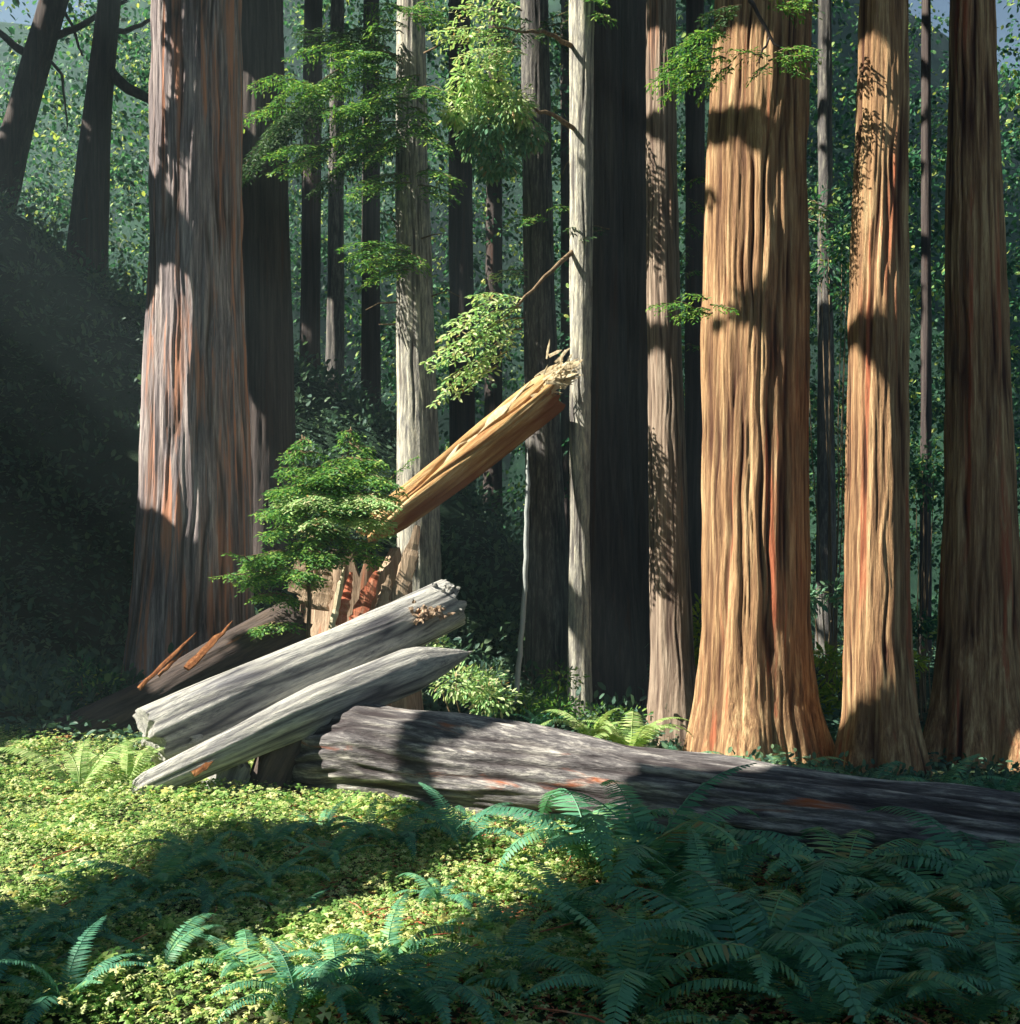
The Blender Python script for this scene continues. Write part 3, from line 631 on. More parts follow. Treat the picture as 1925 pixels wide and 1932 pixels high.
# ------------------------------------------------------------------ foliage builders
UPV = np.array([0, 0, 1.0])
def bough_into(mb, tw, p0, p1, width, leaf=0.10, droop=0.15, dens=1.35, leafw=0.28, r=None, flat=0.35):
    """a flat hanging spray: main twig p0-p1, side twigs, two rows of leaves on each"""
    r = r or rng
    p0 = np.asarray(p0, float); p1 = np.asarray(p1, float); Lb = np.linalg.norm(p1 - p0)
    main = curve(p0, p1, (0, 0, droop * Lb * 0.5), 10, 0.012)
    tw.add(*tube(main, np.linspace(0.014, 0.004, 10), 5))
    ax = unit(p1 - p0); sd = unit(np.cross(ax, UPV) + 1e-6)
    n = max(5, int(Lb / (leaf * 1.05) * dens)); Ps, Ds = [], []
    for i in range(n):
        t = (i + 0.5) / n; c = np.array([np.interp(t, np.linspace(0, 1, 10), main[:, k]) for k in range(3)])
        wl_ = width * (math.sin(math.pi * min(1, 0.18 + 0.82 * t)) ** 0.7) * (0.65 + 0.5 * r.random())
        for s_ in (-1, 1):
            d = unit(sd * s_ * 1.0 + ax * 0.75 + UPV * (-0.12 - 0.3 * r.random()) + r.normal(0, 0.12, 3))
            m = max(2, int(wl_ / (leaf * 0.55)))
            k = (np.arange(m) + r.random()) / m
            q = c + d * (k * wl_)[:, None] + UPV * (-(k ** 2) * wl_ * 0.28)[:, None]
            e = unit(np.cross(d, UPV))
            al = np.where(np.arange(m) % 2 == 0, 1, -1)[:, None]
            Ps.append(q); Ds.append(d * 0.75 + e * al * 0.75 + r.normal(0, 0.2, (m, 3)) + UPV * -0.15)
        Ps.append(c[None]); Ds.append((ax + r.normal(0, 0.2, 3))[None])
    Ps = np.concatenate(Ps); Ds = np.concatenate(Ds)
    N = unit(UPV + r.normal(0, flat, (len(Ps), 3)) + np.array([-0.15, -0.45, 0]))
    s = leaf * (0.7 + 0.6 * r.random(len(Ps)))
    mb.add(*leaves(Ps, Ds, N, s, s * leafw * 1.25, OVAL))

def bough_obj(root, name, specs, mat, r0=0, **kw):
    """specs: list of ((px,py,Y),(px,py,Y),width)"""
    lf, tw = MB(), MB(); r = np.random.default_rng(100 + r0)
    for a, b_, w in specs: bough_into(lf, tw, P(*a), P(*b_), w, r=r, **kw)
    o_ = P(*specs[0][0])
    o = tw.build(name, M['twig'], root, True, o_)
    f = lf.build('needles', M[mat], None, False, o_)
    f.parent = o; f.location = (0, 0, 0)
    return o

def clump_into(mb, c, rad, n, size, down=0.6, r=None, tpl=OVAL, w=0.38):
    r = r or rng
    d = unit(r.normal(0, 1, (n, 3))); q = (0.25 + 0.95 * r.random(n) ** 0.7)[:, None]
    Ps = np.asarray(c) + d * q * np.asarray(rad)
    D = d + np.array([0, 0, -down]) + r.normal(0, 0.3, (n, 3))
    N = unit(d + np.array([-0.2, -0.3, 0.6]) + r.normal(0, 0.4, (n, 3)))
    s = size * (0.6 + 0.8 * r.random(n))
    mb.add(*leaves(Ps, D, N, s, s * w, tpl))

# ---- boughs of the pale spotted trunk (T2)
T2 = TR['T2']['root']; Yb = 22.0
def rowspec(lst, Y=22.0, dY=-0.8, w=0.5): return [((a, b_, Y), (c, d, Y + dY * (0.5 + random.random())), ww if ww else w) for a, b_, c, d, ww in lst]
groups_T2 = [
    ('hemlock', [(770, 20, 690, 10, .5), (780, 30, 850, 40, .45), (760, 45, 700, 50, .4), (785, 10, 830, 0, .4)]),
    ('hemlock', [(745, 130, 640, 130, .5), (750, 110, 620, 105, .45), (745, 150, 600, 160, .5), (735, 90, 560, 100, .4)]),
    ('hemlock', [(780, 150, 700, 190, .6), (780, 170, 850, 178, .45), (770, 185, 640, 225, .6), (775, 200, 820, 240, .5), (760, 205, 610, 215, .55)]),
    ('hemlock', [(770, 230, 620, 268, .6), (775, 235, 845, 285, .5), (770, 255, 690, 300, .55), (740, 240, 640, 305, .5)]),
    ('hemlock', [(775, 330, 680, 345, .35), (790, 330, 875, 345, .4), (775, 345, 650, 372, .4), (790, 350, 860, 375, .35)]),
    ('hemlock', [(770, 465, 640, 470, .4), (772, 475, 650, 490, .35)]),
    ('hemlock', [(765, 500, 690, 530, .35), (770, 490, 700, 510, .3), (768, 480, 800, 500, .25)]),
    ('hemlock', [(660, 175, 560, 195, .45), (640, 170, 530, 165, .4), (560, 195, 470, 215, .4), (600, 165, 520, 190, .35), (560, 150, 480, 170, .3)]),
    ('hemlock', [(620, 275, 500, 300, .4), (620, 290, 530, 335, .35)]),
    ('hemlock_dark', [(760, 110, 560, 60, .8), (740, 60, 600, 90, .9), (700, 200, 500, 250, .9), (720, 230, 540, 320, .9), (760, 260, 600, 350, .8), (640, 130, 480, 300, .8), (560, 250, 460, 340, .7)]),
]
for i, (mt, l) in enumerate(groups_T2):
    rj = random.Random(i)
    l = l + [(a + rj.randint(-14, 14), b_ + rj.randint(-10, 16), c + rj.randint(-25, 25), d + rj.randint(-12, 24), ww) for a, b_, c, d, ww in l]
    bough_obj(T2, 'bough', rowspec(l, 22.3 if mt != 'hemlock_dark' else 23.2), mt, i)
# ---- T3 boughs: bright top boughs, the pale round cluster, the drooping pale bough
T3 = TR['T3']['root']; T4 = TR['T4']['root']
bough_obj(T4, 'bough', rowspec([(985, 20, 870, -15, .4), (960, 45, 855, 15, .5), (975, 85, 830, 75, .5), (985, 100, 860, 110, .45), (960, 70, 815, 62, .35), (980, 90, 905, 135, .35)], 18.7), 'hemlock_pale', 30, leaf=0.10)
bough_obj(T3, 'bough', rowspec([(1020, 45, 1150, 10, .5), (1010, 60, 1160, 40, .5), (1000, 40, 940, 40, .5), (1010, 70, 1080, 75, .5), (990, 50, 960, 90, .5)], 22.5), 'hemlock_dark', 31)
bough_obj(T3, 'bough', rowspec([(1075, 5, 1145, 5, .3), (1075, 30, 1160, 40, .3)], 20.5), 'hemlock', 32)
bough_obj(T3, 'bough', rowspec([(980, 215, 895, 235, .3), (985, 245, 1025, 262, .3), (880, 235, 840, 240, .2)], 21.5), 'hemlock', 33)
bough_obj(T3, 'bough', rowspec([(1010, 408, 960, 418, .22), (1030, 412, 985, 425, .2), (1040, 395, 1072, 398, .18)], 22.5), 'hemlock', 34)
bough_obj(T3, 'bough', rowspec([(990, 512, 925, 520, .2), (992, 520, 935, 530, .2)], 22.5), 'hemlock_pale', 35)
bough_obj(T4, 'bough', rowspec([(985, 560, 850, 610, .45), (985, 580, 830, 640, .45), (990, 600, 800, 685, .5), (985, 620, 810, 700, .45), (970, 640, 830, 735, .4), (960, 660, 815, 765, .35), (970, 560, 890, 560, .35), (940, 690, 860, 750, .3)], 18.5, -0.6), 'hemlock_pale', 36, leaf=0.12)
r_ = np.random.default_rng(55)
lf, tw = MB(), MB()
for a_, b_, q_ in ((880, 165, .34), (925, 150, .36), (965, 185, .34), (900, 205, .34), (860, 205, .24), (940, 200, .34), (985, 215, .22)):
    clump_into(lf, P(a_ + r_.normal(0, 5), b_ + r_.normal(0, 5), 18.7 + r_.normal(0, .12)), (q_ * .9, q_ * .8, q_ * .75), 260, 0.11, 0.5, r_)
o1 = lf.build('bright_leaves', M['hemlock_pale'], T4, False, P(915, 175, 18.7))
lf = MB()
for a_, b_, q_ in ((920, 240, .4), (965, 235, .42), (1000, 250, .28), (900, 270, .3), (945, 285, .38), (985, 275, .26), (925, 315, .22), (960, 320, .16), (890, 250, .24)):
    clump_into(lf, P(a_ + r_.normal(0, 5), b_ + r_.normal(0, 5), 18.9 + r_.normal(0, .12)), (q_ * .9, q_ * 0.7, q_ * .75), 220, 0.11, 1.2, r_)
lf.build('blue_green_leaves', M['blueleaf'], T4, False, P(950, 240, 18.9))
for pts in ([(1095, 250, 20.0), (1040, 215, 19.4), (985, 195, 18.9), (915, 175, 18.6)], [(1085, 90, 20.0), (1030, 60, 19.2), (985, 60, 18.7), (930, 50, 18.5)],
            [(1085, 470, 20.0), (1035, 515, 19.2), (985, 570, 18.6), (900, 640, 18.2)]):
    C = np.array([P(*p) for p in pts]); b = MB(); t_ = np.linspace(0, 1, 14); C = np.stack([np.interp(t_, np.linspace(0, 1, 4), C[:, i]) for i in range(3)], -1); C[1:-1] += rng.normal(0, .012, (12, 3))
    b.add(*tube(C, np.linspace(0.045, 0.012, 14), 6)); b.build('branch', M['twig'], T4, True, C[0])
# ---- T4 shadow-casting tuft
bough_obj(TR['T4']['root'], 'bough', rowspec([(1150, 432, 1070, 432, .25), (1140, 436, 1100, 452, .2)], 20.2, -0.3), 'hemlock_dark', 40)
# ---- T6 / T7 boughs
T7 = TR['T7']['root']; T6 = TR['T6']['root']
bough_obj(T7, 'bough', rowspec([(1370, 60, 1260, 95, .4), (1365, 90, 1240, 130, .45), (1370, 110, 1225, 160, .45), (1350, 130, 1250, 185, .4), (1380, 120, 1330, 175, .35), (1370, 70, 1300, 65, .35)], 15.6, -0.3, .4), 'hemlock', 50, leaf=0.075)
bough_obj(T7, 'bough', rowspec([(1460, 100, 1545, 95, .3), (1450, 115, 1550, 110, .3), (1440, 110, 1375, 95, .25), (1450, 120, 1420, 150, .25), (1470, 100, 1510, 140, .3)], 15.6, -0.3), 'hemlock', 51, leaf=0.075)
bough_obj(T7, 'bough', rowspec([(1440, 0, 1530, -5, .3), (1480, 5, 1540, 10, .3), (1460, 12, 1510, 25, .3)], 15.6, -0.3), 'hemlock', 52, leaf=0.075)
bough_obj(T7, 'bough', rowspec([(1400, 10, 1320, 35, .4), (1390, 20, 1340, 60, .4)], 15.5, -0.2), 'hemlock_dark', 53, leaf=0.075)
bough_obj(T7, 'bough', rowspec([(1340, 585, 1225, 578, .25), (1345, 590, 1270, 600, .25), (1340, 575, 1390, 585, .2), (1335, 565, 1290, 555, .2)], 15.7, -0.3), 'hemlock', 54, leaf=0.07)
bough_obj(T6, 'bough', rowspec([(1300, 345, 1325, 335, .2), (1300, 375, 1325, 400, .2), (1295, 420, 1320, 445, .2), (1300, 465, 1285, 490, .2), (1295, 520, 1318, 515, .16), (1295, 650, 1320, 660, .16)], 20.5, 0.4), 'hemlock', 55, leaf=0.09)
bough_obj(T7, 'bough', rowspec([(1516, 375, 1560, 395, .3), (1516, 395, 1575, 405, .3), (1516, 415, 1560, 425, .2)], 20.0, -0.3), 'hemlock_pale', 56, leaf=0.11)

# ---- young hemlock in the middle
yb = P(585, 1180, 16.6); yg = float(terrain(yb[0], yb[1]))
yh = empty('young_hemlock', (yb[0], yb[1], yg), 'young bright green hemlock growing over the shattered stump', 'young tree')
b = MB(); b.add(*tube(curve((yb[0], yb[1], yg), P(570, 820, 16.6), (0.03, 0, 0), 12, 0.01), np.linspace(0.05, 0.008, 12), 7)); b.build('stem', M['twig'], yh, True, (yb[0], yb[1], yg))
b = MB(); b.add(*tube(curve(P(590, 1050, 16.6), P(662, 805, 16.7), (0.12, 0, 0), 10, 0.01), np.linspace(0.035, 0.006, 10), 6)); b.build('stem', M['twig'], yh, True, P(590, 1050, 16.6))
ri = np.random.default_rng(8)
tiers = [(572, 838, 25, 2), (572, 860, 45, 3), (660, 822, 25, 2), (660, 845, 50, 3), (660, 875, 75, 4), (600, 890, 95, 5), (660, 905, 120, 5), (590, 925, 105, 5), (640, 945, 140, 6), (590, 965, 120, 6), (640, 985, 120, 6),
         (570, 1005, 95, 5), (630, 1025, 100, 5), (660, 1050, 80, 4), (550, 1050, 110, 6), (530, 1090, 110, 5), (520, 1130, 50, 4), (520, 1185, 55, 4), (500, 1060, 60, 3)]
for i, (cx_, cy_, ext, nb) in enumerate(tiers):
    sp_ = []
    for k in range(nb * 2):
        a = ri.uniform(-1, 1); e = ext * (0.55 + 0.45 * abs(a)) * (1 if a > 0 else -1)
        Y0 = 16.6 + ri.uniform(-0.1, 0.1); dy = -0.9 * math.sqrt(max(0, 1 - a * a)) * ext / 100 * ri.uniform(-0.5, 1)
        sp_.append(((cx_, cy_ - 8 + ri.uniform(-5, 5), Y0), (cx_ + e * ri.uniform(0.8, 1.0), cy_ + ri.uniform(-6, 14), Y0 + dy), 0.15 + 0.0021 * ext))
    mt = 'hemlock_pale' if (i in (8, 10)) else 'hemlock'
    bough_obj(yh, 'branch', sp_, mt, 200 + i, leaf=0.074, droop=0.12)
bough_obj(yh, 'branch', [((700, 945, 16.3), (790, 862, 16.2), 0.16), ((690, 960, 16.3), (765, 930, 16.1), 0.25)], 'hemlock', 230, leaf=0.062)
bough_obj(yh, 'branch', [((660, 1060, 16.3), (745, 1010, 16.1), 0.16), ((690, 1045, 16.3), (730, 1055, 16.2), 0.2)], 'hemlock', 231, leaf=0.062)
bough_obj(yh, 'branch', [((480, 1090, 16.4), (398, 1092, 16.2), 0.13), ((480, 1060, 16.4), (420, 1045, 16.2), 0.15)], 'hemlock', 232, leaf=0.062)

# ------------------------------------------------------------------ ferns
def frond_mesh(Lf, lift, droop, wid, seed, npin=30, twist=0.0):
    r = np.random.default_rng(seed); n = 26
    t = np.linspace(0, 1, n); ang = math.radians(lift) + (math.radians(-droop) - math.radians(lift)) * t ** 1.15
    ds = Lf / (n - 1)
    x = np.concatenate([[0], np.cumsum(np.cos(ang[:-1]) * ds)]); z = np.concatenate([[0], np.cumsum(np.sin(ang[:-1]) * ds)])
    yv = twist * Lf * t ** 2
    C = np.stack([x, yv, z], -1); b = MB()
    b.add(*tube(C, np.linspace(0.006, 0.0015, n), 4))
    tt = np.linspace(0.10, 0.985, npin); Ps, Ds, Ns, Ls, Ws = [], [], [], [], []
    T = unit(np.gradient(C, axis=0))
    for k in tt:
        c = np.array([np.interp(k, t, C[:, i]) for i in range(3)]); a = unit(np.array([np.interp(k, t, T[:, i]) for i in range(3)]))
        sd = unit(np.cross(a, UPV if abs(a[2]) < 0.95 else np.array([1.0, 0, 0]))); nn = np.cross(sd, a)
        w = wid * min(1, (k / 0.22)) ** 0.6 * (1 - max(0, (k - 0.35) / 0.65)) ** 0.75 + 0.012
        for s_ in (-1, 1):
            Ps.append(c); Ds.append(sd * s_ + a * 0.35 - nn * 0.22 + r.normal(0, 0.06, 3)); Ns.append(nn + r.normal(0, 0.12, 3))
            Ls.append(w * (0.92 + 0.16 * r.random())); Ws.append(Lf * 0.86 / npin * 0.95)
    tpl = np.array([[0, 0.35, 0], [0.55, 0.42, -0.04], [1, 0, -0.14], [0.5, -0.45, -0.04], [0, -0.4, 0]])
    b.add(*leaves(np.array(Ps), np.array(Ds), np.array(Ns), np.array(Ls), np.array(Ws), tpl))
    return b
FR = {}
for sfx, mt in (('', 'fern'), ('_light', 'fern_light')):
    for i, (Lf, lift, dr, wd, tws) in enumerate([(1.0, 72, 35, .13, .05), (1.1, 66, 55, .14, -.06), (0.9, 78, 5, .12, .03), (1.0, 60, 25, .13, -.03), (0.85, 50, 20, .11, .06), (1.15, 74, 75, .14, 0)]):
        o = frond_mesh(Lf, lift, dr, wd, 300 + i, 34, tws)
        me = make_mesh('frond', np.concatenate(o.V), [np.concatenate(v) for v in o.Fs.values()], False); me.materials.append(M[mt])
        FR[(sfx, i)] = me
def fern(px, py, size, label, nf=10, rot=None, light=False, group='sword ferns on the forest floor', kinds=(0, 1, 2, 3, 4, 5), arcs=None, gp=None):
    g = ground_at(px, py) if gp is None else np.asarray(gp)
    root = empty('fern', g, label, 'fern', group); r = random.Random(int(px * 7 + py))
    sfx = '_light' if light else ''
    for k in range(nf):
        o = bpy.data.objects.new('frond', FR[(sfx, kinds[r.randrange(len(kinds))])]); COL.objects.link(o); o.parent = root
        az = (k / nf + r.uniform(-0.04, 0.04)) * 2 * math.pi if arcs is None else math.radians(arcs[k % len(arcs)] + r.uniform(-8, 8))
        s = size * (1.5 if px > 1020 else 1.0) * r.uniform(0.75, 1.1); o.scale = (s, s, s); o.rotation_euler = (r.uniform(-0.15, 0.15), r.uniform(-0.12, 0.12), az)
    return root

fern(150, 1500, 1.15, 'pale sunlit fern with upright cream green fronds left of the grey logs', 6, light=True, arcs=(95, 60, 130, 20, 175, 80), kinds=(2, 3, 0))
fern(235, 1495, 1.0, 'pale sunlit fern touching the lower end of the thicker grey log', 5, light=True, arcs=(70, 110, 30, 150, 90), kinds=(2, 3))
fern(300, 1700, 0.85, 'dark arching fern silhouetted against the sunny sorrel below the thin log tip', 9)
fern(180, 1715, 0.6, 'small dark fern at the lower edge of the upper sunny sorrel patch', 8)
fern(500, 1620, 0.75, 'dark fern with two tall arches before the upper sunny sorrel', 9)
fern(610, 1590, 0.7, 'dark hoop shaped fern where the upper sunny sorrel ends', 8)
fern(300, 1850, 0.62, 'green fern with two raised fronds between the sunny strips, lower left', 4, arcs=(35, 140, 60, 160), kinds=(3, 0, 4))
fern(470, 1855, 0.6, 'green arching fern amid the lower sunny sorrel strip', 7)
fern(560, 1740, 0.42, 'small blackish fern right above the lower sunny sorrel strip', 8)
fern(760, 1610, 0.75, 'shaded fern at the foot of the dark part of the huge log', 9)
fern(870, 1610, 0.95, 'fern with one tall yellow green frond before the huge log', 7, arcs=(60, 20, 160, 100, -40, 200, 130), kinds=(2, 3, 0))
fern(830, 1720, 0.6, 'fern with hanging fronds over the middle of the sunny sorrel strip', 7, kinds=(1, 5))
fern(930, 1770, 0.55, 'dark narrow fern at the right end of the sunny sorrel strip', 6, arcs=(70, 100, 50, 200, -20, 130))
fern(730, 1840, 0.75, 'blackish domed fern just below the sunny sorrel strip', 10)
fern(560, 1925, 0.8, 'dark fern at the bottom edge beside the lower sunny sorrel', 9)
fern(800, 1935, 0.75, 'blue green fern at the bottom edge, left of centre', 9)
fern(640, 1880, 0.6, 'dark fern with drooping fronds below the domed fern', 8, kinds=(1, 5, 0))
fern(960, 1860, 0.8, 'shaded fern with wide flat fronds in the lower middle', 9, kinds=(3, 4, 1))
fern(1110, 1640, 1.05, 'tall green fern before the second sunny patch of the huge log', 10)
fern(1230, 1680, 1.1, 'tall teal fern with a frond reaching over the dark part of the log', 10)
fern(1370, 1690, 0.95, 'upright pointed fern silhouetted on the black log', 7, kinds=(2, 3, 0), arcs=(100, 120, 75, 60, 140, 30, 165))
fern(1590, 1720, 1.05, 'domed fern, first arch right of the upright pointed fern', 11, kinds=(1, 5, 0))
fern(1730, 1770, 0.85, 'domed fern, middle arch of three along the black log', 11, kinds=(1, 5, 0))
fern(1880, 1760, 1.1, 'largest domed fern at the right edge before the black log', 12, kinds=(1, 5, 0))
fern(1470, 1790, 0.5, 'low teal fern between the pointed fern and the first arch', 9)
fern(1330, 1790, 0.8, 'teal fern with short upright fronds, centre right', 9)
fern(1420, 1900, 1.0, 'wide arching fern with a long bent frond at the bottom right of centre', 10, kinds=(1, 5, 0))
fern(1200, 1925, 0.9, 'broad shaded fern at the bottom edge, right of centre', 10)
fern(1590, 1830, 0.65, 'fern with one sunlit yellow frond tip, lower right', 8, kinds=(2, 0, 3))
fern(1530, 1950, 0.55, 'fern with sunlit yellow green fronds at the bottom edge', 7, kinds=(2, 3))
fern(1730, 1880, 0.8, 'dull green fern below the middle arch fern', 10)
fern(1880, 1880, 0.85, 'dull green fern below the largest domed fern', 10)
fern(1640, 1935, 0.7, 'dark fern at the bottom edge near the right corner', 9)
fern(1830, 1950, 0.7, 'dark fern in the bottom right corner', 9)
fern(1080, 1770, 0.6, 'low fern in the sorrel right of the sunny strip end', 8)
fern(60, 1860, 0.6, 'dark fern near the left edge in the shaded band', 8)
fern(400, 1725, 0.6, 'dark fern in the middle of the shaded band', 9, kinds=(1, 5, 0))
fern(380, 1655, 0.7, 'dark fern with low arches in the left part of the shaded band', 9)
fern(500, 1690, 0.65, 'dark fern between the two sunny sorrel patches', 9)
fern(620, 1640, 0.7, 'dark fern just under the left butt of the huge log', 10)
fern(690, 1590, 0.65, 'dark fern against the butt of the huge log', 9)
fern(150, 1790, 0.7, 'dark fern under the small dark fern, left side', 10)
fern(40, 1810, 0.75, 'dark fern cut by the left edge below the sunny sorrel', 9)
fern(250, 1740, 0.6, 'dark fern above the green fern with two raised fronds', 9)
fern(120, 1925, 0.7, 'dark fern in the bottom left corner', 9)
fern(680, 1930, 0.75, 'dark fern at the bottom edge under the drooping fern', 9)
GU = 'undergrowth ferns behind the huge log'
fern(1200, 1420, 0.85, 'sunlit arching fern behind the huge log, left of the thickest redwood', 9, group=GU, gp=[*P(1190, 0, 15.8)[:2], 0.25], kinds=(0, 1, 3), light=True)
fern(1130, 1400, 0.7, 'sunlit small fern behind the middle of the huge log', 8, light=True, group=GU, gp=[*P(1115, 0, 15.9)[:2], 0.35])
fern(1280, 1430, 0.55, 'sunlit low fern at the left foot of the thickest redwood', 8, group=GU, gp=[*P(1278, 0, 15.2)[:2], 0.1])
fern(1490, 1450, 0.75, 'green fern at the right foot of the thickest redwood', 9, group=GU, gp=[*P(1480, 0, 14.6)[:2], -0.05])
fern(1640, 1470, 0.8, 'shaded fern before the foot of the half golden redwood', 9, group=GU, gp=[*P(1640, 0, 14.0)[:2], -0.1])
fern(1780, 1480, 0.75, 'shaded fern behind the black log near the right edge', 9, group=GU, gp=[*P(1770, 0, 13.8)[:2], -0.1])
fern(1890, 1480, 0.75, 'shaded fern behind the black log at the right edge', 9, group=GU, gp=[*P(1885, 0, 13.6)[:2], -0.1])
fern(900, 1330, 0.75, 'sunlit fern beyond the pointed log tip', 9, group=GU, gp=[*P(905, 0, 16.2)[:2], 0.5])
fern(1020, 1340, 0.7, 'shaded fern behind the huge log beside the dead sapling', 9, group=GU, gp=[*P(1020, 0, 16.4)[:2], 0.5])

# ------------------------------------------------------------------ shrubs
def shrub(px, py, Y, rad, n, size, mat, label, group='shrubs beneath the trees', down=0.2, stems=5, z=None):
    c = P(px, py, Y); gz = float(terrain(c[0], Y)); seed = int(px + py * 3)
    root = empty('shrub', (c[0], Y, gz), label, 'shrub', group); r = np.random.default_rng(seed)
    lf, sm_ = MB(), MB()
    for i in range(stems):
        tip = c + r.normal(0, 0.5, 3) * np.asarray(rad)
        sm_.add(*tube(curve((c[0] + r.normal(0, .05), Y, gz - 0.05), tip, (0, 0, 0), 6, 0.02), np.linspace(0.02, 0.006, 6), 5))
        clump_into(lf, tip, np.asarray(rad) * 0.6, n // stems, size, down, r)
    sm_.build('stem', M['twig'], root, True, (c[0], Y, gz)); lf.build('foliage', M[mat], root, False, (c[0], Y, gz))
shrub(155, 1300, 16.5, (0.5, 0.4, 0.42), 900, 0.09, 'bgleaf', 'dim teal bush left of the grey and orange redwood foot')
shrub(880, 1280, 16.2, (0.55, 0.4, 0.38), 1300, 0.085, 'hemlock_pale', 'bright yellow green bush beyond the pointed log tip')
shrub(1040, 1320, 17.0, (0.55, 0.4, 0.3), 900, 0.075, 'hemlock', 'dark green bush at the foot of the shaded trunks')
shrub(1150, 1360, 16.6, (0.5, 0.4, 0.28), 700, 0.07, 'hemlock', 'mid green bush behind the second sunny patch of the huge log')
shrub(1318, 1260, 21.0, (0.22, 0.3, 0.9), 700, 0.13, 'yellowleaf', 'bright leafy shrub in the slit left of the thickest redwood')
shrub(1562, 1340, 22.0, (0.40, 0.3, 0.42), 400, 0.20, 'yellowleaf', 'vivid yellow leaved shrub in the gap between two redwood feet')
shrub(1565, 1245, 22.5, (0.32, 0.3, 0.32), 260, 0.14, 'yellowleaf', 'small green shrub above the vivid yellow shrub')
shrub(1550, 1130, 23.0, (0.45, 0.3, 0.35), 350, 0.14, 'blueleaf', 'blue green shrub in the gap right of the thickest redwood')
shrub(1735, 1255, 22.0, (0.22, 0.3, 0.25), 160, 0.13, 'yellowleaf', 'little sunny shrub in the gap beside the dim right redwood')
shrub(1745, 1180, 23.0, (0.35, 0.3, 0.3), 250, 0.14, 'bgleaf', 'green shrub above the little sunny shrub')
shrub(1740, 880, 24.0, (0.30, 0.3, 0.7), 350, 0.14, 'bgleaf', 'tall green shrub in the gap between the half golden and dim redwoods')
shrub(1570, 480, 24.0, (0.55, 0.4, 0.8), 700, 0.14, 'bgleaf', 'leafy tree top right of the thickest redwood, half lit', stems=7)

# ------------------------------------------------------------------ sorrel carpet (uncountable)
def carpet():
    r = np.random.default_rng(77); n = 150000
    Yv = np.sqrt(r.uniform(5.8 ** 2, 15.2 ** 2, n)); x = r.uniform(-0.50, 0.50, n) * Yv
    dn = fbm(x * 0.8, Yv * 0.8, 0, 61, 3)
    px = x / Yv * F + CX
    right = sstep(0.5, 2.5, x - 0.3 * (Yv - 9))
    keep = r.random(n) < (0.35 + 1.6 * (dn - 0.28)) * (1 - 0.45 * right)
    x, Yv = x[keep], Yv[keep]; n = len(x)
    z = terrain(x, Yv) + 0.02 + 0.16 * r.random(n) ** 1.3 * (0.4 + 1.2 * fbm(x * 2.2, Yv * 2.2, 0, 62, 2))
    a = r.uniform(0, 2 * math.pi, n); D = np.stack([np.cos(a), np.sin(a), r.normal(-0.1, 0.25, n)], -1)
    N = unit(np.stack([r.normal(-0.1, 0.35, n), r.normal(-0.25, 0.35, n), np.ones(n)], -1))
    s = r.uniform(0.017, 0.040, n) * (0.85 + 0.5 * (fbm(x * 1.5, Yv * 1.5, 0, 63, 2) > 0.55))
    b = MB(); b.add(*leaves(np.stack([x, Yv, z], -1), D, N, s, s, TREFOIL))
    kind(tag(b.build('sorrel', M['clover'], None), 'low round leaved sorrel carpeting the forest floor', 'ground cover'), 'stuff')
carpet()
